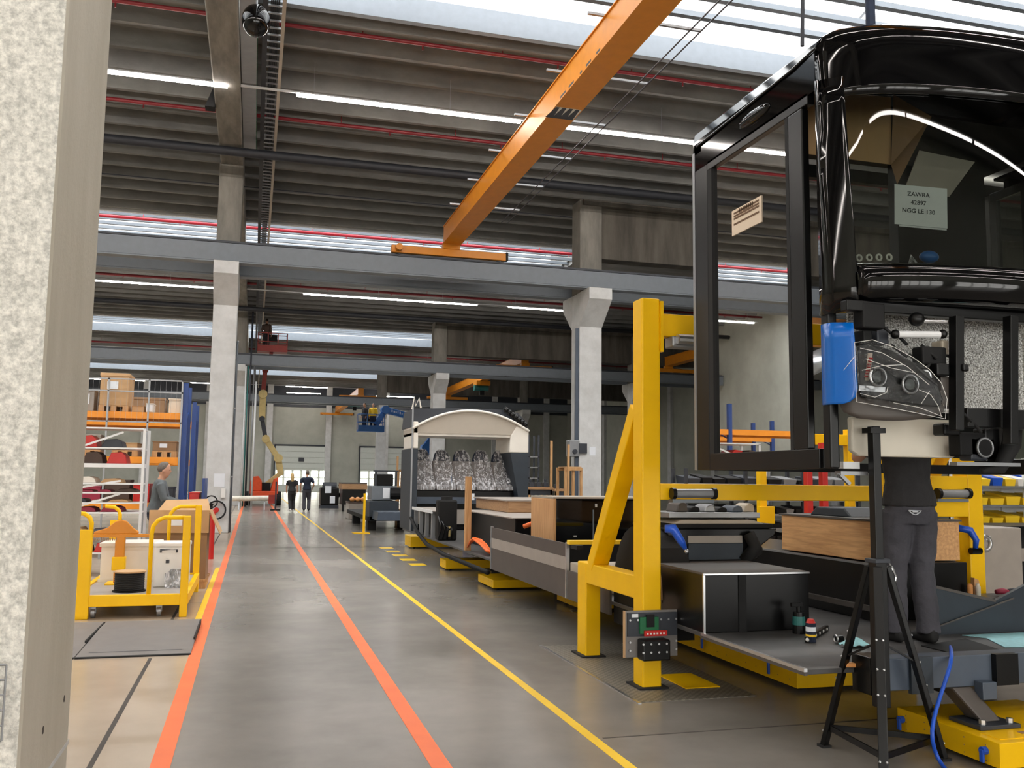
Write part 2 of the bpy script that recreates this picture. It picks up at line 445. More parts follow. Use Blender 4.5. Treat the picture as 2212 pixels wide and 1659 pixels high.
for k in range(9):      # dark seams and pilasters of the precast far wall
    x = -16.5 + 6.0 * k
    MB().box(x - 0.3, x + 0.3, Y1 - 0.35, Y1, 0, 11.4).build('wall_pilaster', 'concrete', wb)
MB().box(X0, X1, Y1 - 0.06, Y1, 8.75, 11.4).build('upper_cladding', 'steel_dark', wb)
for k in range(14):
    y = -5 + 7.6 * k
    MB().box(X1 - 0.25, X1, y - 0.3, y + 0.3, 0, 11.4).build('wall_pilaster', 'concrete', wr)
# lanterns (rooflights) : open deck strip, purlins, white upstand, glazing above
LAN = [(12.0, 18.1), (35.0, 41.5), (58.9, 65.0), (82.2, 88.4)]
ce = struct('ceiling', MB().box(X0, X1, Y0, Y1, 14.4, 14.6), 'concrete_deck')
def in_lan(y0, y1): return any(y1 > a + 0.01 and y0 < b - 0.01 for a, b in LAN)
# precast double-tee roof panels, running across the hall
spans = []; y = Y0
for a, b in LAN + [(Y1, Y1)]:
    spans.append((y, a)); y = b
for (a, b) in spans:
    n = max(1, round((b - a) / 2.4)); w = (b - a) / n
    for i in range(n):
        y0 = a + i * w + 0.015; y1 = a + (i + 1) * w - 0.015; q = w / 4; zz = ZD
        s1, s2 = 0.10, 0.065
        poly = [(y0, zz + 0.12), (y0, zz)]
        for c in (y0 + q, y1 - q):
            poly += [(c - s1 - 0.05, zz), (c - s2, zz - 0.42), (c + s2, zz - 0.42), (c + s1 + 0.05, zz)]
        poly += [(y1, zz), (y1, zz + 0.12)]
        MB().prism(poly, 'x', X0, X1).build('roof_panel', 'concrete_deck', ce)
for k, (a, b) in enumerate(LAN):
    X1 = 34.0
    if k: X1 = 13.6; MB().box(X1, 34.0, a - 0.1, b + 0.1, ZD - 0.1, ZD + 0.1).box(X1 - 0.1, X1, a, b, ZD + 0.1, 13.2).build('roof_infill', 'concrete_deck', ce)
    MB().box(X0, X1, b, b + 0.12, ZD + 0.1, 13.2).build('upstand', 'white_metal', ce)
    MB().box(X0, X1, b - 0.02, b + 0.14, ZD - 0.42, ZD + 0.1).build('edge_beam', 'steel_grey', ce)
    MB().box(X0, X1, a - 0.12, a, ZD - 0.42, 13.2).build('upstand', 'white_metal', ce)
    MB().box(X0, X1, a, b, 13.2, 13.26).build('rooflight_glazing', 'sky_glazing', ce)
    y = a + 0.35
    while y < b - 1.1:
        MB().box(X0, X1, y, y + 0.14, ZD - 0.02, ZD + 0.1).build('purlin', 'steel_grey', ce)
        y += 0.75
    for j in range(11):
        x = X0 + 2.5 + j * 5
        MB().bar((x, a + 0.2, ZD + 0.35), (x + 1.6, b - 0.3, ZD + 0.75), 0.07, 0.07).build('lantern_brace', 'white_metal', ce)
X1 = 34.0
# columns with corbels
ROWS = [2.83, 26.3, 50.2, 74.1]
def column(x0, x1, yf, label, near=False):
    t = thing('concrete_column', label, 'column', ((x0 + x1) / 2, yf + 0.375, 0)); t['kind'] = 'structure'
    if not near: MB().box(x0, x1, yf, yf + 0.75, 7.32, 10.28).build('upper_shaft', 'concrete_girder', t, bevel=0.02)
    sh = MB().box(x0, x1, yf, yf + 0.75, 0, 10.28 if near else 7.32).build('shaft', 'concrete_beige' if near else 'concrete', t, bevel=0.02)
    if near:
        sh.data.materials.append(MATS['concrete_rough'])
        for p in sh.data.polygons:
            if p.normal.y < -0.9: p.material_index = 1
        MB().box(x1, x1 + 0.0015, yf + 0.03, yf + 0.75, 0.62, 0.635).build('formwork_seam', 'concrete', t)
        for (y, z) in ((yf + 0.3, 0.78), (yf + 0.62, 0.8)): MB().cyl((x1 - 0.01, y, z), (x1 + 0.001, y, z), 0.012, 10).build('tie_hole', 'joint', t)
    for s in (0, 1):
        y = yf + 0.75 * s; d = -1 if s == 0 else 1
        MB().prism([(y, 7.32), (y + d * 0.85, 7.32), (y + d * 0.85, 6.98), (y, 6.25)], 'x', x0, x1).build('corbel', 'concrete', t)
    return t
lab = ['tall rough concrete column standing close beside the aisle', 'pale concrete column with hose reels, behind the pallet rack', 'concrete column in the aisle row, just past the hose reel column', 'concrete column in the aisle row, nearest the rolling gates']
for k, yf in enumerate(ROWS): column(-1.225, -0.577, yf, lab[k], k == 0)
lab = ['', 'pale concrete column behind the yellow lifting frame with a notice on it', 'pale concrete column above the white rear arch', 'concrete column beside the blue boom lift']
for k, yf in enumerate(ROWS):
    if k: column(9.52, 10.25, yf, lab[k])
for k, yf in enumerate(ROWS[1:]): column(21.5, 22.2, yf, 'concrete column under the roof girder near the right wall')
for o in [o for o in COL.objects if o.get('label', '').startswith('concrete column under')]: o['group'] = 'columns near the right wall'
# girders: along the aisle on the aisle columns, across the hall on the others
for a, b in ((-10.4, 3.2), (3.2, 26.67), (26.67, 50.57), (50.57, 74.47), (74.47, 98)):
    struct('roof_girder', MB().box(-1.2, -0.6, a + 0.01, b - 0.01, 10.28, 10.97), 'concrete_girder', bevel=0.03)
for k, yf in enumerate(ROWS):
    if k: struct('cross_girder', MB().box(9.6, 33.9, yf + 0.1, yf + 0.65, 8.45, 10.1).box(9.6, 33.9, yf - 0.1, yf + 0.85, 10.1, 10.28), 'concrete_shaded', bevel=0.02)
# crane runway beams (I sections) on the corbels
def ibeam(yc):
    mb = MB().box(-20.9, 33.9, yc - 0.17, yc + 0.17, 7.86, 7.9).box(-20.9, 33.9, yc - 0.17, yc + 0.17, 7.32, 7.36).box(-20.9, 33.9, yc - 0.012, yc + 0.012, 7.36, 7.86)
    mb.box(-20.9, 33.9, yc - 0.15, yc - 0.01, 7.37, 7.85)
    t = tag(mb.build('crane_runway_beam', 'steel_grey'), 'grey steel crane runway beam resting on the column corbels', 'beam', 'crane runway beams')
    MB().box(-20.9, 33.9, yc - 0.03, yc + 0.03, 7.9, 7.95).build('rail', 'steel_dark', t)
    MB().box(-20.9, 33.9, yc - 0.172, yc - 0.168, 7.86, 7.9).build('flange_edge', 'steel_dark', t)
for yf in ROWS[1:]:
    ibeam(yf - 0.5); ibeam(yf + 1.25)
# painted lines and floor plates
def mark(x0, x1, y0, y1, mat, label, group=None, name='floor_line'):
    return tag(MB().box(x0, x1, y0, y1, 0.0, 0.0022).build(name, mat), label, 'floor line', group)
mark(-0.465, -0.36, 1.0, 60.0, 'orange_line', 'orange floor line along the edge by the yellow cart')
mark(0.99, 1.10, 1.0, 95.0, 'orange_line', 'orange floor line down the middle of the walkway')
mark(2.005, 2.07, 1.0, 95.0, 'yellow_line', 'thin yellow floor line beside the bus assembly row')
mark(-0.535, -0.468, 10.45, 16.5, 'yellow_line', 'short yellow floor line hugging the orange line by the cart')
for k in range(5):
    y = 16.35 + k * 1.0; MBk = MB()
    MBk.add([(2.78, y, 0.0022), (3.06, y, 0.0022), (3.06, y + 0.42, 0.0022), (2.78, y + 0.42, 0.0022), (2.78, y, 0), (3.06, y, 0), (3.06, y + 0.42, 0), (2.78, y + 0.42, 0)],
            [(0, 1, 2, 3), (4, 7, 6, 5), (0, 4, 5, 1), (1, 5, 6, 2), (2, 6, 7, 3), (3, 7, 4, 0)])
    tag(MBk.build('floor_dash', 'yellow_line'), 'short yellow floor dash in the row beside the rear bus section', 'floor mark', 'yellow floor dashes')
# rolling gates in the far wall
for k, (xa, xb) in enumerate(((2.2, 7.55), (10.9, 16.6))):
    g = thing('door_%d' % (k + 1), 'white sectional gate with two rows of window panes in the far wall', 'gate', ((xa + xb) / 2, Y1 - 0.15, 0), 'sectional gates')
    g['kind'] = 'structure'
    nz = 8; hz = 4.7 / nz
    for i in range(nz):
        MB().box(xa, xb, Y1 - 0.2, Y1 - 0.07, i * hz + 0.012, (i + 1) * hz - 0.012).build('gate_section', 'gate_white', g)
    for row in (0, 1):
        for c in range(6):
            w = (xb - xa) / 6; x = xa + c * w + 0.12
            MB().box(x, x + w - 0.24, Y1 - 0.235, Y1 - 0.2, 0.72 + row * 0.78, 1.36 + row * 0.78).build('pane', 'gate_daylight', g, bevel=0.03)
    MB().box(xa - 0.12, xa, Y1 - 0.25, Y1 - 0.05, 0, 4.8).box(xb, xb + 0.12, Y1 - 0.25, Y1 - 0.05, 0, 4.8).box(xa - 0.12, xb + 0.12, Y1 - 0.25, Y1 - 0.05, 4.7, 4.85).build('gate_frame', 'steel_dark', g)
    if k == 0: MB().box(4.55, 5.1, Y1 - 0.26, Y1 - 0.2, 3.1, 3.5).build('notice', 'ink', g)
# unseen glazed gates added behind the viewer to light the surfaces facing it
for k, xa in enumerate((-9.5, -3.2, 3.1, 9.4)):
    g = thing('door_%d' % (k + 3), 'added glowing sectional gate in the unseen wall behind the viewer', 'gate', (xa + 2.6, Y0 + 0.1, 0), 'added glowing gates behind the viewer')
    g['kind'] = 'structure'
    for r in range(6):
        MB().box(xa, xa + 5.2, Y0, Y0 + 0.1, 0.78 * r, 0.78 * r + 0.12).build('gate_rail', 'gate_white', g)
        for c in range(4): MB().box(xa + 0.06 + 1.28 * c, xa + 1.22 + 1.28 * c, Y0 + 0.02, Y0 + 0.06, 0.78 * r + 0.12, 0.78 * r + 0.78).build('pane', 'gate_fill', g)
    for c in range(5): MB().box(xa - 0.06 + 1.28 * c, xa + 0.06 + 1.28 * c, Y0, Y0 + 0.1, 0, 4.8).build('gate_stile', 'gate_white', g)
# ================================================================== services under the roof
def light_row(y, z, segs, label, group):
    for a, b in segs:
        t = thing('ceiling_light', label, 'ceiling light', ((a + b) / 2, y, z), group)
        MB().box(a, b, y - 0.085, y + 0.085, z + 0.085, z + 0.1).build('housing', 'white_metal', t)
        MB().box(a + 0.02, b - 0.02, y - 0.035, y + 0.035, z + 0.03, z + 0.085).build('tube', 'tube_lit', t)
        x = a + 0.4
        while x < b:
            MB().box(x - 0.006, x + 0.006, y - 0.006, y + 0.006, z + 0.1, ZD - 0.3).build('hanger', 'grey_metal', t); x += 3.2
def rail_row(y, z, a, b, group):
    return tag(MB().box(a, b, y - 0.03, y + 0.03, z + 0.1, z + 0.14).build('light_rail', 'white_metal'), 'slim white carrier rail holding the ceiling light line', 'rail', group)
for y, lb in ((-8.0, 'light line along the wall behind the viewer'), (-2.7, 'light line just behind the viewer'), (3.2, 'light line straight above the near concrete column'), (9.4, 'light line above the yellow lifting frame'), (20.85, 'bright light line behind the first rooflight'), (44.4, 'light line beyond the first crane runway beams'), (67.9, 'light line between the far crane runways'), (91.4, 'light line by the far gates')):
    if y < 60:
        segs = [(-20, -14.6), (-14.4, -7.9), (-7.7, -0.87), (0.62, 6.0), (6.15, 11.4), (11.55, 17)]
    else: segs = [(-16, -10), (-6, -1.5), (2.8, 6.8), (12, 16)]
    if y == 44.4: segs = [(-20, -14.5), (-14.3, -7.8), (-7.6, -1.35), (2.0, 10.6), (12.2, 16.3)]
    for a, b in segs:
        wh = 'end piece by the left wall' if a < -14.5 else 'well left of the aisle girder' if b < -5 else 'left of the aisle girder' if b < -0.5 else 'right of the aisle girder' if a < 3 else 'above the bus row' if a < 10 else 'right of the bus row' if a < 20 else 'by the right wall'
        light_row(y, 10.2, [(a, b)], '%s, %s' % (lb, wh), 'light strips of the ' + lb)
    o = rail_row(y, 10.2, -20.2, 17.2, None); o['label'] = 'slim white rail carrying the ' + lb
light_row(95.0, 9.9, [(3.0, 6.4), (12, 16)], 'short low light strip right before the far gates', 'low light strips by the gates')
light_row(80.0, 10.0, [(18, 23)], 'short light strip right of the blue boom lift under the roof', 'light strip by the cranes')
def pipe_x(y, z, r, mat, label, cat, a=-20.8, b=33.8, name='sprinkler_pipe', stubs=True, group=None):
    t = tag(MB().tube([(a, y, z), (b, y, z)], r, 10).build(name, mat, smooth=True), label, cat, group)
    x = a + 1.0
    while x < b:
        if stubs: MB().tube([(x, y, z), (x, y, z + 0.16 if z > 10.9 else z + 0.3)], 0.012, 6).build('hanger', mat, t)
        if stubs: MB().tube([(x + 1.3, y, z), (x + 1.3, y, z - 0.14)], 0.02, 6).build('sprinkler_head', mat, t)
        x += 3.1
    return t
pipe_x(18.93, 10.95, 0.045, 'red_pipe', 'red sprinkler pipe just behind the first rooflight', 'pipe')
pipe_x(23.9, 10.85, 0.05, 'red_pipe', 'red sprinkler pipe just behind the first light line', 'pipe')
pipe_x(35.9, 11.04, 0.06, 'red_pipe_skylit', 'thick red pipe crossing in front of the second rooflight', 'pipe')
pipe_x(44.9, 10.7, 0.06, 'red_pipe', 'dark red pipe running along the light line beyond the runway', 'pipe')
pipe_x(68.5, 10.7, 0.06, 'red_pipe', 'red pipe along the far light line', 'pipe')
pipe_x(13.2, 10.9, 0.05, 'red_pipe', 'red sprinkler pipe high above the black bus front', 'pipe', a=2)
pipe_x(24.75, 10.12, 0.12, 'black_pipe', 'thick black roof drain pipe passing in front of the column tops', 'pipe', name='drain_pipe', stubs=False)
pipe_x(48.6, 10.12, 0.12, 'black_pipe', 'thick black roof drain pipe at the second column row', 'pipe', name='drain_pipe', stubs=False)
pipe_x(29.0, 10.5, 0.02, 'steel_dark', 'thin dark cable strung under the roof panels', 'cable', name='cable', stubs=False)
# cable ladder beside the aisle girder
t = thing('cable_ladder', 'long cable ladder hung under the roof beside the aisle girder', 'cable ladder', (0.05, 26, 10.42))
MB().box(-0.16, -0.06, 2, 96, 10.42, 10.58).build('side_rail', 'black_pipe', t)
MB().box(0.2, 0.27, 2, 96, 10.42, 10.56).build('side_rail', 'beige_trim', t)
rg = MB()
y = 2.2
while y < 60:
    rg.box(-0.06, 0.2, y, y + 0.04, 10.43, 10.46); y += 0.3
rg.build('rungs', 'grey_metal', t)['kind'] = 'stuff'
cb = MB()
for i in range(5): cb.tube([(0.0 + 0.035 * i, 2, 10.49), (0.0 + 0.035 * i, 60, 10.49)], 0.016, 6)
cb.build('cables', 'black_pipe', t)
y = 3.0
while y < 96:
    MB().box(-0.12, -0.10, y, y + 0.03, 10.58, ZD).box(0.23, 0.25, y, y + 0.03, 10.56, ZD).build('hanger', 'grey_metal', t); y += 6
t = thing('wire_tray', 'green wire cable tray fixed along the aisle girder', 'cable tray', (-0.4, 15, 10.4))
mb = MB()
for x in (-0.5, -0.42, -0.34, -0.26): mb.box(x, x + 0.012, 2, 25.8, 10.4, 10.412)
y = 2.0
while y < 25.8: mb.box(-0.5, -0.25, y, y + 0.012, 10.39, 10.402); y += 0.12
mb.build('wire_grid', 'green', t)
MB().box(-0.58, -0.55, 2, 25.8, 10.36, 10.5).box(-0.55, -0.26, 2, 25.8, 10.36, 10.38).build('bracket', 'grey_metal', t)
c = FY(553, 45, 16.2)
t = thing('wrapped_fan', 'black ball-shaped unit wrapped in glossy film under the cable ladder', 'fan', c)
MB().ball(c, 0.25, 0.25, 0.29, 20, 12).build('shell', 'black_gloss', t, smooth=True)
MB().tube([c + Vector((0, 0, 0.25)), (c.x, c.y, 10.45)], 0.02).build('hanger', 'grey_metal', t)
c = FX(452, 275, -1.3)
t = tag(MB().prism([(-1.42, 10.2), (-1.2, 10.2), (-1.2, 10.8), (-1.28, 10.6)], 'y', c.y, c.y + 0.3).build('loudspeaker', 'black_matt'), 'small dark loudspeaker on the side of the aisle girder', 'loudspeaker')
# ================================================================== cranes
def crane(name, x, ya, yb, zt, label, group=None, bars=False, hoist=None):
    t = thing(name, label, 'crane', (x, (ya + yb) / 2, 7.95), group)
    MB().box(x - 0.225, x + 0.225, ya, yb, zt, zt + 0.5).build('box_girder', 'crane_orange', t)
    MB().box(x - 0.27, x + 0.27, ya, yb, zt - 0.025, zt).build('bottom_flange', 'crane_orange', t)
    MB().box(x - 0.25, x + 0.25, ya, yb, zt + 0.5, zt + 0.52).build('top_flange', 'crane_orange', t)
    for y in (ya, yb):
        MB().box(x - 1.75, x + 1.65, y - 0.1, y + 0.1, 7.98, 8.2).build('end_carriage', 'crane_orange', t, bevel=0.015)
        for s in (-1.55, 1.45):
            MB().cyl((x + s, y - 0.06, 8.03), (x + s, y + 0.06, 8.03), 0.09, 14).build('wheel', 'steel_dark', t)
        MB().box(x - 0.25, x + 0.25, y - 0.12, y + 0.12, 8.2, zt).build('saddle', 'crane_orange', t)
        MB().box(x + 1.65, x + 1.72, y - 0.09, y + 0.09, 7.99, 8.24).build('buffer', 'rubber', t)
    MB().cyl((x - 1.55, yb - 0.32, 8.1), (x - 1.55, yb - 0.1, 8.1), 0.1, 12).build('drive_motor', 'crane_orange', t, smooth=False)
    if bars:
        y = yb - 2.2
        while y > ya:
            MB().box(4.82, 6.78, y - 0.025, y + 0.025, zt + 0.52, zt + 0.56).build('cable_bracket', 'grey_metal', t); y -= 2.12
        for xx in (6.58, 6.76): MB().tube([(xx, ya, zt + 0.5), (xx, yb - 1.0, zt + 0.5)], 0.014, 6).build('festoon_rail', 'steel_dark', t)
    if hoist:
        y = hoist
        MB().box(x - 0.5, x + 0.5, y - 0.5, y + 0.5, zt - 0.35, zt - 0.03).build('trolley', 'crane_orange', t, bevel=0.02)
        h = MB().cyl((x - 0.55, y, zt - 0.5), (x + 0.45, y, zt - 0.5), 0.22, 14).build('hoist_drum', 'teal', t)
        MB().box(x - 0.15, x + 0.15, y - 0.15, y + 0.15, zt - 1.0, zt - 0.7).build('hook_block', 'black_matt', t)
        MB().tube([(x, y, zt - 0.75), (x, y, zt - 0.45)], 0.02).build('hoist_rope', 'steel_dark', t)
    return t
cr = crane('bridge_crane', 5.33, 3.3, 25.8, 8.36, 'orange bridge crane girder spanning from the viewer to the grey runway', bars=True)
p = FY(1245, 203, 17.2); hz = thing
z = 8.334; y = 15.35
MB().box(5.08, 5.58, y, y + 0.5, z - 0.003, z).build('warning_plate', 'hazard', cr)
for i in range(4):
    MB().add([(5.08 + 0.13 * i, y, z - 0.006), (5.15 + 0.13 * i, y, z - 0.006), (5.08 + 0.13 * i + 0.1, y + 0.5, z - 0.006), (5.03 + 0.13 * i, y + 0.5, z - 0.006)], [(0, 1, 2, 3)]).build('warning_stripe', 'ink', cr)
for i, L in enumerate((0.16, 0.22, 0.1, 0.26, 0.3)):
    MB().box(5.101, 5.105, 13.2 + i * 0.42, 13.2 + i * 0.42 + L, 8.38, 8.46).build('load_marking', 'ink', cr)
crane('bridge_crane', 15.2, 51.4, 73.6, 8.36, 'orange crane riding the runway beyond the white rear arch', hoist=62.0)
crane('bridge_crane', 23.6, 27.6, 49.7, 8.36, 'orange crane girder seen through the side window of the bus front', hoist=44.0)
crane('bridge_crane', 8.3, 75.4, 97.0, 6.6 + 1.7, 'orange crane near the far gates behind the blue lift', hoist=80.0)
# ================================================================== people
def ring(c, rx, ry, d, side, n=14):
    d = Vector(d).normalized(); a = Vector(side); a = (a - d * a.dot(d)).normalized(); b = d.cross(a)
    return [Vector(c) + a * (rx * math.cos(2 * math.pi * j / n)) + b * (ry * math.sin(2 * math.pi * j / n)) for j in range(n)]
def loft(mb, rings):
    """rings: (centre, rx, ry); orientation follows the path, rx lies along x"""
    n = 14; k = len(mb.v); cs = [Vector(r[0]) for r in rings]
    for i, r in enumerate(rings):
        d = (cs[min(i + 1, len(cs) - 1)] - cs[max(i - 1, 0)])
        side = (1, 0, 0) if abs(d.normalized().x) < 0.9 else (0, 1, 0)
        mb.v += ring(cs[i], r[1], r[2], d, side, n)
    for i in range(len(rings) - 1):
        for j in range(n):
            mb.f.append((k + i * n + j, k + i * n + (j + 1) % n, k + (i + 1) * n + (j + 1) % n, k + (i + 1) * n + j))
    mb.f.append(tuple(k + j for j in range(n))[::-1]); mb.f.append(tuple(k + (len(rings) - 1) * n + j for j in range(n)))
    return mb
def limb(mb, pts, rs):
    """tapering limb through joint points"""
    out = []
    for i in range(len(pts) - 1):
        a, b = Vector(pts[i]), Vector(pts[i + 1])
        for t in (0, 0.33, 0.66):
            out.append((a.lerp(b, t), rs[i] + (rs[i + 1] - rs[i]) * t, rs[i] + (rs[i + 1] - rs[i]) * t))
    out.append((pts[-1], rs[-1], rs[-1]))
    return loft(mb, out)
def hand(mb, wrist, d, palm, side, s=1.0):
    """palm and five curled fingers: d = direction of the hand, palm = palm normal, side = thumb side"""
    w = Vector(wrist); d = Vector(d).normalized(); pn = Vector(palm); pn = (pn - d * pn.dot(d)).normalized()
    sd = Vector(side); sd = (sd - d * sd.dot(d) - pn * sd.dot(pn)).normalized()
    n = 10
    k = len(mb.v); sec = [(0, 0.026, 0.02), (0.03, 0.036, 0.017), (0.07, 0.041, 0.015), (0.095, 0.038, 0.012)]
    for (t, a, b) in sec:
        for j in range(n):
            an = 2 * math.pi * j / n; mb.v.append(w + d * t * s + sd * math.cos(an) * a * s + pn * math.sin(an) * b * s)
    for i in range(3):
        for j in range(n): mb.f.append((k + i * n + j, k + i * n + (j + 1) % n, k + (i + 1) * n + (j + 1) % n, k + (i + 1) * n + j))
    mb.f.append(tuple(k + j for j in range(n))[::-1]); mb.f.append(tuple(k + 3 * n + j for j in range(n)))
    for i, (o, L) in enumerate(((0.03, 0.07), (0.01, 0.08), (-0.011, 0.074), (-0.031, 0.058))):
        b0 = w + (d * 0.085 + sd * o) * s; p1 = b0 + (d * L * 0.45 + pn * 0.008) * s; p2 = p1 + (d * L * 0.3 + pn * 0.022) * s; p3 = p2 + (d * L * 0.12 + pn * 0.024) * s
        mb.tube([b0, p1, p2, p3], [0.0098 * s, 0.0092 * s, 0.0085 * s, 0.006 * s], 8)
    t0 = w + (d * 0.025 + sd * 0.03) * s; t1 = t0 + (d * 0.032 + sd * 0.03 + pn * 0.008) * s; t2 = t1 + (d * 0.03 + sd * 0.004 + pn * 0.012) * s
    mb.tube([t0, t1, t2], [0.013 * s, 0.011 * s, 0.008 * s], 8)
def garment(mb, name, mat, root, voxel, wrinkle=0.0, smooth=6):
    o = mb.build(name, mat, root, smooth=True)
    r = o.modifiers.new('remesh', 'REMESH'); r.mode = 'VOXEL'; r.voxel_size = voxel; r.use_smooth_shade = True
    sm = o.modifiers.new('smooth', 'SMOOTH'); sm.factor = 0.5; sm.iterations = smooth
    if wrinkle:
        tx = bpy.data.textures.new(name + '_folds', 'CLOUDS'); tx.noise_scale = 0.11; tx.noise_depth = 2
        dp = o.modifiers.new('folds', 'DISPLACE'); dp.texture = tx; dp.strength = wrinkle; dp.mid_level = 0.5; dp.texture_coords = 'LOCAL'
    return o
def person(label, loc, rz, scale, arms, legs, shirt, trousers, hair, sleeve='short', long_hair=False, group=None, voxel=0.011, bald=False, wrinkle=0.0, shoes='rubber', lean=0.0):
    """local frame: x right, y the way the person faces, z up; arms/legs: [right, left] lists of joint points for a 1.75 m figure"""
    root = thing('person', label, 'person', loc, group)
    c, sn = math.cos(rz), math.sin(rz); L = Vector(loc)
    def T(p):
        p = Vector(p) * scale
        if lean and p.z > 0.95 * scale: p.y += (p.z - 0.95 * scale) * lean
        return L + Vector((c * p.x - sn * p.y, sn * p.x + c * p.y, p.z))
    def TM(mb):
        mb.v = [T(p) for p in mb.v]; return mb
    b = MB()
    loft(b, [((0, 0, 0.86), 0.14, 0.1), ((0, -0.01, 0.95), 0.155, 0.115), ((0, 0, 1.06), 0.135, 0.1), ((0, 0.01, 1.2), 0.15, 0.11), ((0, 0, 1.33), 0.165, 0.11), ((0, -0.01, 1.42), 0.12, 0.085), ((0, -0.005, 1.46), 0.06, 0.06), ((0, 0.01, 1.53), 0.052, 0.056)])
    loft(b, [((0, 0.02, 1.5), 0.04, 0.05), ((0, 0.035, 1.535), 0.058, 0.075), ((0, 0.035, 1.59), 0.07, 0.09), ((0, 0.03, 1.645), 0.075, 0.095), ((0, 0.02, 1.7), 0.068, 0.088), ((0, 0.015, 1.735), 0.045, 0.06), ((0, 0.01, 1.748), 0.015, 0.02)])
    b.ball((0, 0.128, 1.605), 0.013, 0.018, 0.022, 8, 6); b.ball((0.076, 0.02, 1.61), 0.012, 0.022, 0.032, 8, 6); b.ball((-0.076, 0.02, 1.61), 0.012, 0.022, 0.032, 8, 6)
    b.ball((0, 0.117, 1.565), 0.024, 0.008, 0.008, 8, 6)
    for s, A in zip((1, -1), arms):
        limb(b, [(s * 0.13, 0, 1.4), A[0], A[1], A[2]], [0.06, 0.052, 0.042, 0.028])
        d = Vector(A[2]) - Vector(A[1]); hand(b, A[2], d, (-s, 0, 0) if abs(d.normalized().x) < 0.7 else (0, 0, -1), (0, 1, 0) if abs(d.normalized().y) < 0.7 else (0, 0, 1))
    for s, K in zip((1, -1), legs):
        limb(b, [K[0], K[1], K[2]], [0.085, 0.058, 0.04])
        a = Vector(K[2]); loft(b, [(a + Vector((0, -0.05, -0.02)), 0.03, 0.035), (a + Vector((0, 0.03, -0.035)), 0.036, 0.04), (a + Vector((0, 0.15, -0.055)), 0.038, 0.022)])
    garment(TM(b), 'body', 'skin', root, voxel * 0.8)
    b = MB()   # shirt
    loft(b, [((0, -0.008, 0.915), 0.192, 0.152), ((0, -0.008, 0.97), 0.186, 0.146), ((0, 0.005, 1.1), 0.158, 0.122), ((0, 0.012, 1.22), 0.168, 0.128), ((0, 0, 1.34), 0.18, 0.125), ((0, -0.01, 1.43), 0.135, 0.1), ((0, -0.005, 1.47), 0.072, 0.072)])
    for s, A in zip((1, -1), arms):
        sh, el, wr = Vector(A[0]), Vector(A[1]), Vector(A[2])
        if sleeve == 'short': limb(b, [(s * 0.12, 0, 1.395), sh, sh.lerp(el, 0.7)], [0.075, 0.072, 0.066])
        else: limb(b, [(s * 0.12, 0, 1.395), sh, el, el.lerp(wr, 0.92)], [0.075, 0.072, 0.06, 0.046])
    garment(TM(b), 'shirt', shirt, root, voxel, wrinkle)
    b = MB()   # trousers
    loft(b, [((0, -0.01, 0.8), 0.165, 0.115), ((0, -0.015, 0.9), 0.172, 0.13), ((0, -0.01, 0.99), 0.165, 0.122), ((0, -0.005, 1.02), 0.16, 0.118)])
    for s, K in zip((1, -1), legs):
        h, k, a = (Vector(q) for q in K)
        limb(b, [h, h.lerp(k, 0.5), k, k.lerp(a, 0.5), a + Vector((0, 0, -0.03))], [0.108, 0.1, 0.083, 0.08, 0.078])
    garment(TM(b), 'trousers', trousers, root, voxel, wrinkle)
    for s, K in zip((1, -1), legs):
        a = Vector(K[2]); b = MB()
        loft(b, [(a + Vector((0, -0.075, -0.035)), 0.03, 0.04), (a + Vector((0, -0.05, -0.035)), 0.044, 0.055), (a + Vector((0, 0.04, -0.045)), 0.046, 0.05), (a + Vector((0, 0.14, -0.06)), 0.05, 0.036), (a + Vector((0, 0.19, -0.068)), 0.036, 0.026)])
        garment(TM(b), 'shoe', shoes, root, voxel)
    if not bald:
        b = MB(); loft(b, [((0, 0.0, 1.6), 0.07, 0.07), ((0, -0.005, 1.65), 0.084, 0.098), ((0, 0.005, 1.71), 0.078, 0.095), ((0, 0.01, 1.75), 0.06, 0.072), ((0, 0.01, 1.772), 0.035, 0.04)])
        if long_hair: loft(b, [((0, -0.03, 1.66), 0.085, 0.075), ((0, -0.06, 1.56), 0.085, 0.06), ((0, -0.085, 1.45), 0.075, 0.045), ((0, -0.1, 1.36), 0.05, 0.03)])
        garment(TM(b), 'hair', hair, root, voxel)
    e = MB()
    for s in (-1, 1): e.ball((s * 0.032, 0.117, 1.63), 0.012, 0.008, 0.009, 8, 6)
    TM(e).build('eyes', 'ink', root, smooth=True)['kind'] = 'stuff'
    return root
ARM_DOWN = [[(0.21, 0, 1.38), (0.25, -0.03, 1.12), (0.25, 0.06, 0.88)], [(-0.21, 0, 1.38), (-0.25, -0.03, 1.12), (-0.25, 0.06, 0.88)]]
LEG_STAND = [[(0.085, 0, 0.88), (0.1, 0.02, 0.48), (0.11, -0.02, 0.09)], [(-0.085, 0, 0.88), (-0.1, 0.02, 0.48), (-0.11, -0.02, 0.09)]]
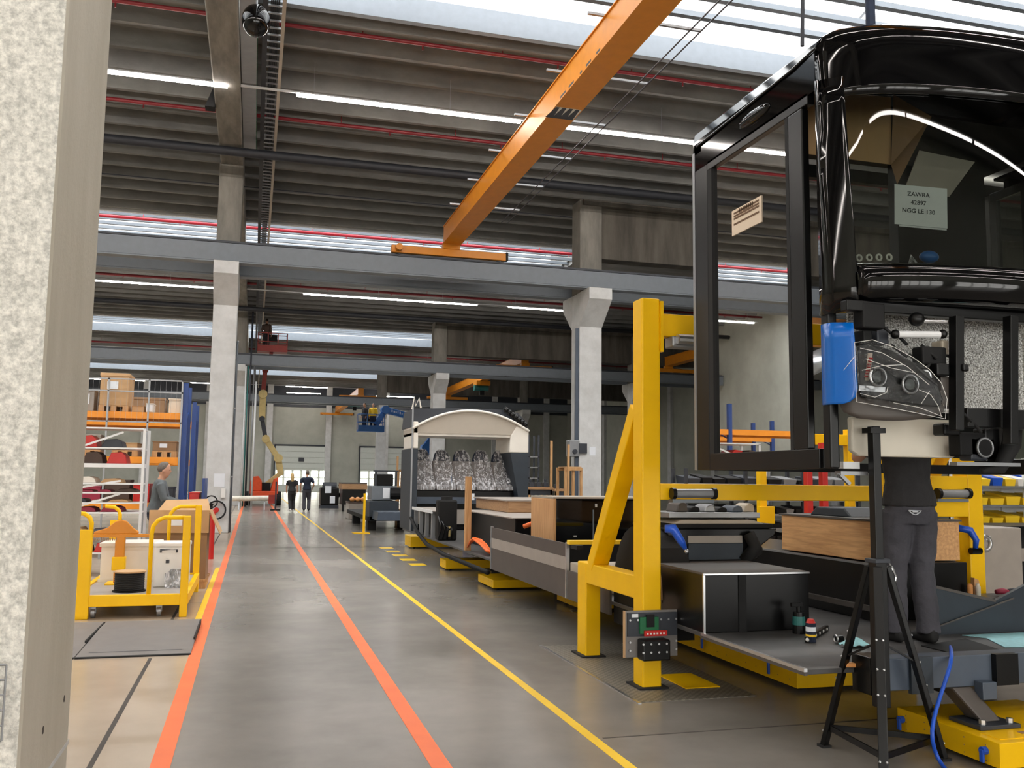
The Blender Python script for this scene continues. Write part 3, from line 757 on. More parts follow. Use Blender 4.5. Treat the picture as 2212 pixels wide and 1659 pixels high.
# ================================================================== yellow lifting frame
ga = thing('assembly_gantry', 'yellow steel lifting frame holding the black bus front section', 'lifting frame', (2.94, 6.6, 0))
for sx, x in ((0, 2.865), (1, 5.86)):
    MB().box(x, x + 0.155, 6.5, 6.68, 0, 2.97).build('post', 'yellow', ga, bevel=0.012)
    MB().box(x + 0.01, x + 0.15, 7.75, 7.97, 0, 0.82).build('rear_leg', 'yellow', ga, bevel=0.01)
    MB().box(x + 0.01, x + 0.15, 6.68, 7.75, 0.645, 0.82).build('link', 'yellow', ga, bevel=0.008)
    MB().bar((x + 0.08, 7.66, 0.8), (x + 0.08, 6.7, 2.12), 0.125, 0.15, up=(1, 0, 0)).build('brace', 'yellow', ga, bevel=0.008)
    MB().box(x - 0.04, x + 0.195, 6.46, 6.72, 0.004, 0.018).build('foot_plate', 'rubber', ga)
    MB().box(x - 0.03, x + 0.185, 7.71, 8.01, 0.004, 0.018).build('foot_plate', 'rubber', ga)
MB().box(3.02, 5.86, 6.53, 6.65, 2.68, 2.86).build('upper_beam', 'yellow', ga, bevel=0.008)
MB().box(3.02, 3.045, 6.49, 6.69, 2.55, 2.95).build('beam_flange', 'yellow', ga)
MB().box(5.835, 5.86, 6.49, 6.69, 2.55, 2.95).build('beam_flange', 'yellow', ga)
MB().box(3.02, 5.86, 6.52, 6.62, 1.405, 1.53).build('lower_beam', 'yellow', ga, bevel=0.006)
MB().box(5.5, 5.86, 6.5, 6.64, 1.28, 1.62).build('beam_bracket', 'yellow', ga, bevel=0.006)
MB().box(4.98, 5.09, 6.45, 6.52, 1.53, 1.75).build('pad_bracket', 'yellow', ga, bevel=0.006)
for (ua, ub, v) in ((1458, 1538, 1066), (2030, 2088, 1066)):
    a = FY(ua, v, 6.46); b = FY(ub, v, 6.46); k = MB().cyl(a, b, 0.035, 14).build('clamp_cylinder', 'grey_metal', ga, smooth=False)
    MB().cyl(a - Vector((0.03, 0, 0)), a, 0.045, 14).build('end_cap', 'black_satin', k); MB().cyl(b, b + Vector((0.03, 0, 0)), 0.045, 14).build('end_cap', 'black_satin', k)
    MB().box(a.x - 0.02, b.x + 0.02, 6.46, 6.53, a.z - 0.07, a.z - 0.045).build('clamp_plate', 'steel_grey', ga)
a = FY(1450, 718, 6.5); b = FY(1500, 752, 6.5)
MB().box(a.x, b.x + 0.1, 6.48, 6.62, b.z, 2.68).build('suspension_block', 'grey_metal', ga, bevel=0.01)
MB().cyl((a.x + 0.03, 6.45, (a.z + b.z) / 2), (b.x + 0.1, 6.45, (a.z + b.z) / 2), 0.04, 12).build('suspension_pin', 'bright_metal', ga)
def handle(u, v, Y, par, flip=1):
    p = FY(u, v, Y)
    MB().tube([p, p + Vector((0.1 * flip, -0.03, -0.02)), p + Vector((0.14 * flip, -0.05, -0.1)), p + Vector((0.13 * flip, -0.05, -0.17))], [0.03, 0.032, 0.026, 0.02], 10).build('lever', 'blue_rack' if flip < 0 else 'hose_blue', par, smooth=True)
    q = p + Vector((0.13 * flip, -0.05, -0.19)); MB().cyl(q - Vector((0.05, 0, 0)), q + Vector((0.05, 0, 0)), 0.028, 12).build('lever_knob', 'black_gloss', par, smooth=False)
p = FY(1436, 1142, 6.46)
MB().tube([p, p + Vector((0.06, -0.02, 0.0)), p + Vector((0.12, -0.04, -0.1)), p + Vector((0.15, -0.04, -0.15))], [0.03, 0.04, 0.03, 0.016], 10).build('lever', 'hose_blue', ga, smooth=True)
MB().ball(p + Vector((0.155, -0.05, -0.165)), 0.018).build('lever_knob', 'bright_metal', ga, smooth=True)
handle(2068, 1140, 6.46, ga, 1)
# pneumatic control board on the post
cp = MB().box(2.705, 3.13, 6.455, 6.475, 0.245, 0.585).build('control_board', 'plate_grey', ga, bevel=0.004)
MB().box(2.698, 2.706, 6.45, 6.48, 0.245, 0.585).build('edge_strip', 'cardboard', cp)
MB().box(2.72, 3.12, 6.44, 6.456, 0.40, 0.57).build('cover', 'steel_dark', cp)
MB().box(2.81, 2.96, 6.42, 6.44, 0.42, 0.54).build('circuit_board', 'green', cp)
MB().box(2.86, 2.92, 6.405, 6.42, 0.47, 0.56).build('chip', 'black_matt', cp)
MB().box(2.84, 3.02, 6.40, 6.42, 0.405, 0.445).build('terminal_strip', 'red', cp)
for i in range(6): MB().box(2.855 + i * 0.026, 2.868 + i * 0.026, 6.396, 6.401, 0.418, 0.43).build('terminal', 'white_plastic', cp)
MB().box(2.8, 3.02, 6.34, 6.455, 0.235, 0.385).build('valve_block', 'black_satin', cp, bevel=0.012)
for i in range(7):
    for z in (0.30, 0.36, 0.52):
        x = 2.735 + i * 0.062
        if 2.79 < x < 3.03 and z < 0.5: y = 6.335
        else: y = 6.435
        MB().cyl((x, y, z), (x, y - 0.008, z), 0.008, 8).build('screw', 'bright_metal', cp)
MB().box(2.75, 2.8, 6.43, 6.44, 0.54, 0.565).build('sticker', 'paper', cp)
# floor plates
tag(MB().box(2.68, 3.6, 6.13, 8.35, 0.0, 0.004).build('floor_plate', 'chequer', bevel=0.0), 'grey chequer floor plate under the yellow lifting frame', 'floor plate')
fpo = bpy.data.objects['floor_plate']
MB().box(2.655, 2.68, 6.1, 8.4, 0.0, 0.006).build('border', 'bright_metal', fpo)
tag(MB().box(3.18, 3.47, 6.43, 6.92, 0.0045, 0.012).build('yellow_floor_plate', 'yellow', bevel=0.003), 'small yellow metal plate on the floor beside the frame post', 'floor plate')
# ================================================================== black bus front section
bf = thing('bus_front_section', 'glossy black bus front section with side window and windscreen, hung in the lifting frame', 'bus section', (4.375, 5.2, 1.64))
XL, XR, XC = 3.1, 5.65, 4.375
def yfront(x, z=2.2):
    t = max(-1, min(1, (x - XC) / 1.275)); return 4.1 + 0.2 * t * t + 0.13 * t ** 8 + max(0, (z - 2.6)) * 0.07
def on_front(u, v, off=0.0):
    Y = 4.4
    for _ in range(12):
        p = FY(u, v, Y); Y = yfront(p.x, p.z) + off
    return FY(u, v, Y)
xs = [XL + (XR - XL) * i / 48 for i in range(49)]
# roof shell
outer = [(3.1, 3.85), (3.1, 4.08), (3.12, 4.15), (3.18, 4.205), (3.28, 4.245), (3.45, 4.27), (3.8, 4.285), (4.375, 4.29)]
outer = outer + [(2 * XC - x, z) for x, z in outer[-2::-1]]
inner = [(x + (0.03 if x < XC else -0.03 if x > XC else 0), z - 0.03 if z > 3.9 else z) for x, z in outer]
MB().prism(outer + inner[::-1], 'y', 4.52, 6.08).build('roof', 'black_gloss', bf, smooth=False, bevel=0.0)
# front header: rounded sheet from the windscreen top over to the roof
rows = []
for s in range(12):
    a = s / 11.0; row = []
    for x in xs:
        zt = 0
        for i in range(len(outer) - 1):
            if outer[i][0] <= x <= outer[i + 1][0] + 1e-6 and outer[i + 1][0] > outer[i][0]:
                f = (x - outer[i][0]) / (outer[i + 1][0] - outer[i][0]); zt = outer[i][1] + (outer[i + 1][1] - outer[i][1]) * f
        zt = max(zt, 4.08)
        if a < 0.55: z = 3.78 + (zt - 0.14 - 3.78) * a / 0.55; dy = 0
        else:
            t = (a - 0.55) / 0.45 * math.pi / 2; z = zt - 0.14 + 0.14 * math.sin(t); dy = (4.53 - yfront(x, 4.1)) * (1 - math.cos(t))
        row.append((x, yfront(x, min(z, 4.1)) + dy - 0.012, z))
    rows.append(row)
MB().grid(rows).build('front_header', 'black_gloss', bf, smooth=True, solid=0.01)
# windscreen
rows = []
for i in range(10):
    z = 2.64 + (3.8 - 2.64) * i / 9
    rows.append([(x, yfront(x, z), z) for x in xs[2:-2]])
MB().grid(rows).build('windscreen', 'glass_dark', bf, smooth=True)
# corner pillars (A) following the windscreen edge
for s in (0, 1):
    xa, xb = (3.1, 3.215) if s == 0 else (XR - 0.115, XR)
    rows = []
    for i in range(10):
        z = 2.5 + (3.9 - 2.5) * i / 9; xx = [xa + (xb - xa) * j / 5 for j in range(6)]
        if s == 0: rows.append([(3.1, 4.51, z), (3.1, 4.48, z)] + [(x, yfront(x, z) - 0.006, z) for x in xx])
        else: rows.append([(x, yfront(x, z) - 0.006, z) for x in xx] + [(XR, 4.48, z), (XR, 4.51, z)])
    MB().grid(rows).build('corner_pillar', 'black_gloss', bf, smooth=True, solid=0.02)
    x = 3.1 if s == 0 else XR - 0.06
    MB().box(x, x + 0.06, 4.45, 4.52, 1.63, 2.52).build('pillar_foot', 'black_satin', bf, bevel=0.01)
# left and right side frames
for s, x in ((1, XL), (-1, XR)):
    a, b = (x, x + 0.05) if s > 0 else (x - 0.05, x)
    MB().box(a, b, 5.86, 6.08, 1.63, 3.86).build('rear_pillar', 'black_satin', bf, bevel=0.006)
    MB().box(a - 0.004, b, 6.05, 6.085, 1.63, 4.0).build('edge_profile', 'grey_metal', bf)
    MB().box(a, b, 4.56, 5.86, 1.63, 1.745).build('sill', 'black_satin', bf, bevel=0.005)
    MB().box(a, b, 4.6, 5.86, 3.80, 3.87).build('top_rail', 'black_satin', bf, bevel=0.005)
    MB().box(a, b, 4.665, 4.815, 1.745, 3.80).build('window_post', 'black_satin', bf, bevel=0.008)
    MB().box(a + 0.002, b - 0.002, 4.815, 4.85, 1.745, 3.80).box(a + 0.002, b - 0.002, 5.80, 5.86, 1.745, 3.80).build('window_seal', 'rubber', bf)
    MB().add([((a + b) / 2, 4.83, 1.73), ((a + b) / 2, 5.84, 1.73), ((a + b) / 2, 5.84, 3.82), ((a + b) / 2, 4.83, 3.82)], [(0, 1, 2, 3)]).build('side_window', 'glass_dark', bf)
    MB().box(a + 0.03 * s, b + 0.03 * s, 5.45, 5.52, 1.745, 3.8).build('inner_post', 'black_matt', bf)
MB().box(3.14, 5.61, 6.0, 6.06, 1.63, 1.7).build('rear_sill', 'black_matt', bf)
MB().box(3.14, 5.61, 6.0, 6.06, 3.9, 4.0).build('rear_roof_frame', 'black_matt', bf)
MB().box(3.1, 3.14, 5.95, 6.06, 3.98, 4.06).build('hinge_block', 'beige', bf)
# camera arm blister on the roof side
MB().ball(((3.1), 5.2, 3.955), 0.035, 0.2, 0.045, 16, 10).build('side_blister', 'black_gloss', bf, smooth=True)
mb = MB()
MB().tube([(3.095, 4.5, 4.1), (3.09, 4.75, 4.07), (3.09, 6.0, 4.03)], 0.008, 6).build('roof_seam', 'black_satin', bf)
# notice sheet on the side window with ruled lines
p = FX(1582, 520, XL + 0.022); q = FX(1645, 412, XL + 0.022)
pa = MB().box(XL + 0.020, XL + 0.0235, q.y, p.y, p.z + 0.03, q.z - 0.03).build('notice_sheet', 'paper_warm', bf)
for f in (0.86, 0.74, 0.64, 0.42):
    z = p.z + 0.03 + (q.z - p.z - 0.06) * f
    MB().box(XL + 0.0175, XL + 0.0198, q.y + 0.03, p.y - 0.03, z - 0.006, z + 0.006).build('print_line', 'ink_brown', pa)
mbk = MB()
for i in range(8): mbk.box(XL + 0.0175, XL + 0.0198, (p.y + q.y) / 2 - 0.09 + 0.024 * i, (p.y + q.y) / 2 - 0.078 + 0.024 * i, q.z - 0.068, q.z - 0.04)
mbk.build('heading', 'ink_brown', pa)['kind'] = 'stuff'
# taped sheets behind the windscreen
p0 = on_front(1932, 484, 0.04); p1 = on_front(2046, 494, 0.04); p2 = on_front(1932, 398, 0.04)
ex = p1 - p0; ez = p2 - p0
pw = MB().sheet(p0, ex, ez, 0.003).build('order_sheet', 'paper', bf)
MB().sheet(p0 + ex * 0.1 - ez * 0.04 + Vector((0, 0.006, 0)), ex * 0.9, ez, 0.003).build('order_sheet', 'paper', bf)
for i, tx in enumerate(('ZAWRA', '42897', 'NGG LE 130')):
    text_mesh(tx, 0.036, 'ink', 'lettering', pw, p0 + ex * 0.45 + ez * (0.78 - i * 0.21), ex, ez, lift=0.006)
# cardboard sun shields lying against the inside of the screen
MB().sheet(FY(1738, 332, 4.95), FY(1925, 356, 4.72) - FY(1738, 332, 4.95), FY(1738, 190, 4.95) - FY(1738, 332, 4.95), 0.006).build('cardboard_shield', 'cardboard', bf)
k = MB().add([FY(1925, 356, 4.7), FY(1938, 398, 4.6), FY(2012, 252, 4.6), FY(1930, 205, 4.7)], [(0, 1, 2, 3)]).build('cardboard_shield', 'cardboard_dark', bf, solid=0.006)
MB().add([FY(1950, 420, 4.65), FY(2050, 425, 4.65), FY(2105, 350, 4.65), FY(1985, 325, 4.65)], [(0, 1, 2, 3)]).build('grey_board', 'skirt_light', bf, solid=0.006)
MB().box(3.2, 5.55, 4.95, 5.9, 4.0, 4.02).build('ceiling_lining', 'black_matt', bf)
MB().box(4.64, 4.72, 5.75, 5.85, 1.7, 4.0).build('cab_post', 'black_matt', bf)
MB().box(4.72, 5.5, 5.8, 5.85, 1.75, 4.0).build('cab_partition', 'black_satin', bf)
# dashboard shelf under the windscreen
rows = []
for (dy, z) in ((0.34, 2.79), (0.14, 2.80), (0.02, 2.765), (-0.03, 2.70), (-0.012, 2.60), (0.03, 2.565), (0.32, 2.56)):
    rows.append([(x, yfront(x, 2.6) + dy, z) for x in xs[2:-2]])
MB().grid(rows).build('dashboard', 'black_gloss', bf, smooth=True, solid=0.01)
for u in (1857, 1879, 1900, 1922):
    c = on_front(u, 597, 0.09); MB().torus((c.x, c.y, 2.825), 0.017, 0.006, 'y', 14, 6).build('cable_clip', 'white_plastic', bf, smooth=True)
c = on_front(2008, 584, 0.12); MB().ball((c.x, c.y, 2.84), 0.06, 0.04, 0.035).build('blue_glove', 'blue_lift', bf, smooth=True)
MB().tube([on_front(1965, 600, 0.1), on_front(1970, 556, 0.16), on_front(1985, 575, 0.1)], [0.03, 0.02, 0.008], 8).build('film_bag', 'mesh_wrap', bf, smooth=True)
# open front below the screen: frame, insulation, ancillaries
def fbar(u0, v0, u1, v1, w, d, off, name='front_frame', mat='black_satin'):
    return MB().bar(on_front(u0, v0, off), on_front(u1, v1, off), w, d, up=(0, 1, 0)).build(name, mat, bf, bevel=0.004)
a = FY(1880, 690, 4.62); b = FY(2500, 893, 4.62)
MB().box(3.36, 4.62, 4.62, 4.64, 1.98, 2.56).build('insulation_panel', 'insulation', bf)
MB().box(4.64, 5.5, 4.62, 4.64, 1.98, 2.56).build('insulation_panel', 'insulation', bf)
fbar(2066, 684, 2066, 930, 0.055, 0.06, 0.06)
fbar(2183, 684, 2183, 960, 0.055, 0.06, 0.06)
MB().box(3.84, 5.5, 4.24, 4.31, 1.87, 1.98).build('cross_beam', 'black_satin', bf, bevel=0.006)
MB().box(3.12, 5.63, 4.3, 4.36, 2.5, 2.56).build('cross_beam', 'black_satin', bf, bevel=0.006)
MB().box(4.86, 4.93, 4.24, 4.3, 1.98, 2.5).build('front_frame', 'black_satin', bf)
MB().cyl(on_front(1938, 722, 0.06), on_front(2030, 723, 0.06), 0.02, 12).build('gas_strut', 'white_metal', bf, smooth=False)
for u in (1934, 2036): MB().ball(on_front(u, 722, 0.06), 0.026).build('strut_end', 'black_satin', bf, smooth=True)
MB().cyl(on_front(1980, 694, 0.05), on_front(2045, 695, 0.05), 0.01, 8).build('wiper_rod', 'bright_metal', bf)
MB().ball(on_front(1980, 690, 0.06), 0.045, 0.04, 0.04).build('wiper_motor', 'black_satin', bf, smooth=True)
for i, (u0, v0, u1, v1, m, off) in enumerate(((1846, 655, 1912, 712, 'black_matt', 0.05), (1858, 712, 1885, 745, 'black_matt', 0.1), (1985, 750, 2045, 788, 'black_matt', 0.09), (1965, 785, 2010, 800, 'black_satin', 0.1), (1975, 800, 2000, 825, 'black_satin', 0.04), (2020, 785, 2052, 812, 'black_satin', 0.05), (2028, 815, 2080, 880, 'skirt_dark', 0.1), (2034, 735, 2050, 770, 'beige', 0.13), (2080, 786, 2094, 802, 'black_satin', 0.02), (1888, 705, 1920, 745, 'steel_dark', 0.14))):
    p = on_front(u0, v1, off); q = on_front(u1, v0, off); y = min(p.y, q.y)
    MB().box(p.x, q.x, y, y + 0.09, p.z, q.z).build('ancillary_block', m, bf, bevel=0.01)
for i, (u0, v0, u1, v1) in enumerate(((1900, 700, 1960, 745), (1990, 745, 2050, 800), (1960, 790, 2055, 770), (2000, 800, 2050, 835), (1925, 745, 1990, 790), (2068, 880, 2120, 935))):
    p = on_front(u0, v0, 0.1); q = on_front(u1, v1, 0.1); MB().tube([p, p.lerp(q, 0.35) + Vector((0, -0.04, -0.03)), p.lerp(q, 0.7) + Vector((0, 0.02, 0.03)), q], 0.009, 6).build('cable', 'rubber', bf, smooth=True)
MB().torus(on_front(2000, 812, 0.03), 0.028, 0.01, 'y').build('pipe_clip', 'bright_metal', bf, smooth=True)
# blue corner panel
rows = []
for v in (697, 730, 770, 810, 840, 858, 868, 873):
    right = {697: 1843, 730: 1846, 770: 1849, 810: 1852, 840: 1853, 858: 1848, 868: 1836, 873: 1818}[v]
    l = on_front(1796, v, -0.014); r = on_front(right, v, -0.014); row = [(3.094, 4.5, l.z), (3.092, 4.46, l.z)]
    for j in range(7):
        x = max(3.095, l.x) + (r.x - max(3.095, l.x)) * j / 6; row.append((x, yfront(x) - 0.014, l.z + (r.z - l.z) * j / 6))
    rows.append(row)
MB().grid(rows).build('blue_corner_panel', 'blue', bf, smooth=True, solid=0.012)
# headlamp in protective film
hl = [(1852, 748), (1880, 742), (1925, 757), (1965, 778), (2000, 803), (2026, 832), (2037, 862), (2030, 880), (1980, 876), (1920, 866), (1858, 858)]
front = [on_front(u, v, 0.0) for u, v in hl]; back = [on_front(u, v, 0.13) for u, v in hl]; n = len(hl)
hb = MB().add(front + back, [tuple(range(n)), tuple(range(2 * n - 1, n - 1, -1))] + [(i, (i + 1) % n, n + (i + 1) % n, n + i) for i in range(n)]).build('headlamp', 'black_satin', bf, bevel=0.006)
for (u, v) in ((1897, 814), (1967, 830)):
    c = on_front(u, v, -0.012)
    MB().torus(c, 0.05, 0.007, 'y', 24, 8).build('lamp_ring', 'bright_metal', hb, smooth=True)
    MB().ball(c + Vector((0, 0.015, 0)), 0.043, 0.02, 0.043, 18, 10).build('lamp_lens', 'glass_clear', hb, smooth=True)
    MB().cyl(c + Vector((0, 0.004, 0)), c + Vector((0, 0.008, 0)), 0.03, 16).build('reflector', 'grey_metal', hb)
a = on_front(1868, 822, -0.01); b = on_front(1883, 763, -0.01)
lbp = MB().sheet(a, Vector((b.x - a.x, 0, 0)) * 0.9, (b - a) * Vector((0, 1, 1)) + Vector((0.008, 0, 0)), 0.002).build('label_strip', 'paper_warm', hb)
mbk = MB()
for i in range(7):
    c_ = a.lerp(b, 0.15 + 0.11 * i); mbk.box(c_.x - 0.012, c_.x + 0.012, c_.y - 0.005, c_.y - 0.003, c_.z - 0.006, c_.z + 0.004)
mbk.build('print', 'red', lbp)['kind'] = 'stuff'
MB().bar(on_front(1856, 838, -0.006), on_front(1912, 842, -0.006), 0.03, 0.012, up=(0, 1, 0)).build('light_bar', 'bright_metal', hb)
wr = [(1846, 740), (1885, 734), (1932, 750), (1972, 772), (2008, 798), (2034, 828), (2046, 862), (2042, 905), (1985, 893), (1920, 880), (1850, 868)]
rows = []
for off, sh in ((-0.035, 1.0), (-0.05, 0.75), (-0.055, 0.45), (-0.055, 0.1)):
    cu, cv = 1945, 825
    rows.append([on_front(cu + (u - cu) * sh, cv + (v - cv) * sh, off + 0.006 * ((i * 7) % 3)) for i, (u, v) in enumerate(wr + wr[:1])])
MB().grid(rows).build('film_wrap', 'wrap', bf, smooth=True, sub=2)
MB().tube([on_front(u, v, -0.04) for u, v in wr + wr[:1]], 0.0018, 6).build('film_edge_glint', 'white_plastic', bf, smooth=True)  # thin white lines paint the glints along the film's edge and folds
for k_, fold in enumerate((((1858, 752), (1905, 762), (1960, 792), (2008, 832)), ((1862, 800), (1905, 790), (1950, 788)), ((1858, 850), (1890, 858), (1915, 848), (1918, 836)), ((1985, 842), (2010, 852), (2026, 876), (2034, 900)), ((1990, 872), (2008, 845)), ((1870, 775), (1925, 795), (1975, 805)), ((1930, 870), (1985, 880), (2036, 900)), ((1846, 770), (1830, 790), (1822, 800)))):
    MB().tube([on_front(u, v, -0.058) for u, v in fold], 0.0016, 5).build('film_fold_glint', 'white_plastic', bf, smooth=True)
# grey lower cover, white foam panel, bottom gear
rows = []
for v, uu in ((843, (1815, 2040)), (870, (1812, 2042)), (890, (1822, 2036)), (903, (1850, 2010))):
    rows.append([on_front(uu[0] + (uu[1] - uu[0]) * j / 8, v + 6 * math.sin(j / 8 * 3.14), 0.035) for j in range(9)])
MB().grid(rows).build('bumper_cover', 'skirt_dark', bf, smooth=True, solid=0.02)
a = FY(1842, 985, 4.66); b = FY(2074, 908, 4.66)
MB().prism([(a.x, a.z + 0.03), (a.x + 0.05, a.z), (b.x - 0.06, a.z), (b.x, a.z + 0.03), (b.x, b.z), (a.x, b.z)], 'y', 4.66, 4.71).build('foam_panel', 'foam_white', bf, bevel=0.012)
a = FY(1905, 914, 4.4); b = FY(1918, 905, 4.4)
MB().box(3.9, 4.35, 4.4, 4.46, 1.66, 1.68).build('bottom_rail', 'grey_metal', bf)
for (u0, v0, u1, v1, m) in ((2075, 935, 2130, 985, 'black_matt'), (2040, 915, 2075, 940, 'black_satin'), (2130, 925, 2160, 1000, 'black_satin'), (2098, 945, 2150, 995, 'steel_dark')):
    p = FY(u0, v1, 4.5); q = FY(u1, v0, 4.5); MB().box(p.x, q.x, 4.5, 4.6, p.z, q.z).build('ancillary_block', m, bf, bevel=0.012)
c = FY(2128, 967, 4.48); MB().cyl(c, c + Vector((0, 0.03, 0)), 0.055, 20).build('horn', 'black_matt', bf); MB().torus(c, 0.055, 0.008, 'y').build('horn_rim', 'grey_metal', bf, smooth=True)
MB().tube([FY(2190, 900, 4.45), FY(2185, 960, 4.45), FY(2160, 1010, 4.45), FY(2120, 1018, 4.45)], [0.05, 0.055, 0.04, 0.02], 12).build('air_hose', 'rubber', bf, smooth=True)
p = FY(1838, 1005, 4.62); MB().box(p.x - 0.05, p.x + 0.06, 4.62, 4.68, p.z - 0.02, p.z + 0.02).build('bracket', 'white_metal', bf)
MB().bar(FY(1812, 1022, 4.62), FY(1835, 1046, 4.62), 0.02, 0.02).build('bracket_leg', 'grey_metal', bf)
MB().box(FY(1812, 1022, 4.62).x, FY(1870, 1022, 4.62).x, 4.6, 4.66, FY(1812, 1022, 4.62).z - 0.012, FY(1812, 1022, 4.62).z + 0.012).build('bracket_bar', 'grey_metal', bf)
# lifting slings of the bus front
for u0, v0, u1, v1, m, r, lb in ((1733, 92, 1792, -40, 'steel_dark', 0.012, 'thin dark sling chain above the black bus front'), (1880, 36, 1884, -60, 'seat_blue', 0.03, 'purple textile sling on the roof of the black bus front')):
    a = FY(u0, v0, 4.75)
    a = Vector((a.x, 4.75, 4.24 if a.x < 3.4 else 4.278)); b = Vector((a.x + (0.12 if r < 0.02 else 0.01), 4.75, 8.0))
    tag(MB().tube([a, a.lerp(b, 0.5), b], r, 8).build('lifting_sling', m), lb, 'sling')
# ================================================================== chassis of the bus under assembly
ch = thing('bus_chassis', 'long bus floor chassis with black step boxes and wood panelled podium', 'bus chassis', (4.375, 11.0, 0.25))
MB().box(3.12, 5.63, 4.75, 19.6, 0.45, 0.48).build('floor_deck', 'deck_grey', ch, bevel=0.004)
MB().box(3.098, 3.12, 4.75, 6.02, 0.466, 0.486).build('edge_trim', 'bright_metal', ch)
MB().box(3.1, 3.12, 4.75, 6.02, 0.445, 0.466).build('edge_skirt', 'skirt_dark', ch)
for x in (4.15, 4.95): MB().box(x, x + 0.12, 4.9, 19.4, 0.27, 0.45).build('frame_rail', 'black_matt', ch)
k = 0
y = 6.3
while y < 19.5: MB().box(3.6, 5.2, y, y + 0.08, 0.37, 0.45).build('cross_rail', 'black_matt', ch); y += 1.65
MB().box(3.55, 5.2, 4.62, 4.75, 0.365, 0.545).build('front_beam', 'slate', ch, bevel=0.006)
MB().box(3.43, 3.55, 4.6, 4.77, 0.35, 0.56).build('beam_end', 'black_satin', ch, bevel=0.006)
p = FY(2000, 1450, 4.6); MB().box(p.x - 0.1, p.x + 0.05, 4.6, 4.63, 0.345, 0.55).build('beam_plate', 'dark_slate', ch)
p = FY(2165, 1440, 4.6); MB().box(p.x - 0.06, p.x + 0.1, 4.58, 4.62, 0.37, 0.55).build('beam_plate', 'black_satin', ch)
p = FY(2130, 1475, 4.58); MB().box(p.x - 0.05, p.x + 0.05, 4.55, 4.62, 0.3, 0.4).build('tow_lug', 'slate', ch, bevel=0.005)
for i in range(4):
    p = FY(1892, 1460 + i * 12, 4.6); MB().cyl((p.x, 4.617, p.z), (p.x, 4.621, p.z), 0.006, 8).build('bolt', 'black_matt', ch)
# bracket down to the dolly
MB().add([(4.0, 4.62, 0.365), (4.14, 4.62, 0.365), (4.14, 4.76, 0.365), (4.0, 4.76, 0.365), (4.1, 4.5, 0.19), (4.24, 4.5, 0.19), (4.24, 4.64, 0.19), (4.1, 4.64, 0.19)], [(0, 1, 2, 3), (4, 7, 6, 5), (0, 4, 5, 1), (1, 5, 6, 2), (2, 6, 7, 3), (3, 7, 4, 0)]).build('support_bracket', 'skirt_dark', ch, bevel=0.015)
bp = MB().box(4.02, 4.3, 4.43, 4.68, 0.166, 0.19).build('bracket_foot', 'steel_dark', ch, bevel=0.004)
for dx in (0.03, 0.22):
    MB().cyl((4.04 + dx, 4.47, 0.19), (4.04 + dx, 4.47, 0.215), 0.02, 6).build('nut', 'bright_metal', bp)
# black step box with bright edges
MB().box(3.13, 3.98, 6.02, 6.9, 0.48, 0.885).build('step_box', 'black_satin', ch, bevel=0.006)
MB().box(3.115, 3.13, 6.005, 6.02, 0.48, 0.89).box(3.115, 3.98, 6.005, 6.02, 0.885, 0.897).build('step_edge', 'bright_metal', ch)
MB().box(3.13, 3.98, 6.02, 6.9, 0.885, 0.9).build('step_top', 'skirt_dark', ch)
MB().box(3.4, 3.46, 6.012, 6.02, 0.48, 0.885).build('step_rib', 'black_matt', ch)
# wheel arch and cables behind the frame post
poly = [(6.75, 0.3), (7.75, 0.3)] + [(7.25 + 0.5 * math.cos(math.pi * i / 12), 0.62 + 0.55 * math.sin(math.pi * i / 12)) for i in range(13)]
MB().prism(poly, 'x', 3.14, 3.42).build('wheel_arch', 'black_matt', ch)
MB().tube([(3.13, 7.25 - 0.52 * math.cos(math.pi * i / 12), 0.62 + 0.57 * math.sin(math.pi * i / 12)) for i in range(7)], 0.022, 8).build('arch_trim', 'cardboard_dark', ch, smooth=True)
for i in range(9):
    p = FY(1432 + i * 5, 1238 + (i * 13) % 30, 6.72); MB().tube([p, p + Vector((0.03, -0.02, -0.1)), p + Vector((0.0, 0.0, -0.22)), p + Vector((0.04, 0.02, -0.36))], 0.011, 6).build('cable', ('rubber', 'black_satin', 'grey_metal')[i % 3], ch, smooth=True)
# driver console
MB().prism([(3.42, 0.9), (4.15, 0.9), (4.2, 1.02), (4.32, 1.1), (4.34, 1.16), (3.3, 1.16), (3.36, 1.0)], 'y', 7.02, 7.5).build('driver_console', 'black_satin', ch, bevel=0.01)
MB().box(3.38, 4.28, 6.98, 7.5, 1.16, 1.2).build('console_edge', 'black_matt', ch, bevel=0.008)
MB().prism([(3.36, 1.2), (4.2, 1.2), (4.1, 1.23), (3.44, 1.23)], 'y', 7.0, 7.45).build('console_tray', 'beige_trim', ch)
MB().box(3.35, 4.2, 7.05, 7.5, 1.245, 1.29).build('console_shelf', 'grey_metal', ch, bevel=0.005)
MB().box(3.5, 4.0, 7.005, 7.02, 1.04, 1.1).build('console_panel', 'skirt_light', ch)
MB().box(3.5, 4.0, 7.0, 7.02, 0.905, 1.035).build('console_front', 'dark_slate', ch)
MB().tube([(4.05, 6.99, 1.12), (4.1, 6.96, 1.0), (4.02, 6.97, 0.93), (4.15, 6.99, 0.98)], [0.05, 0.06, 0.06, 0.04], 12).build('cable_bundle', 'rubber', ch, smooth=True)
for i in range(6):
    x = 3.45 + 0.13 * i; h = (0.09, 0.05, 0.07, 0.045, 0.06, 0.08)[i]
    MB().prism([(x, 1.29), (x + 0.11, 1.29), (x + 0.1, 1.29 + h * 0.8), (x + 0.06, 1.29 + h), (x + 0.02, 1.29 + h * 0.7)], 'y', 7.12 + 0.03 * (i % 2), 7.34).build('console_part', ('skirt_dark', 'black_matt', 'grey_metal', 'black_matt', 'slate', 'beige')[i], ch, bevel=0.012)
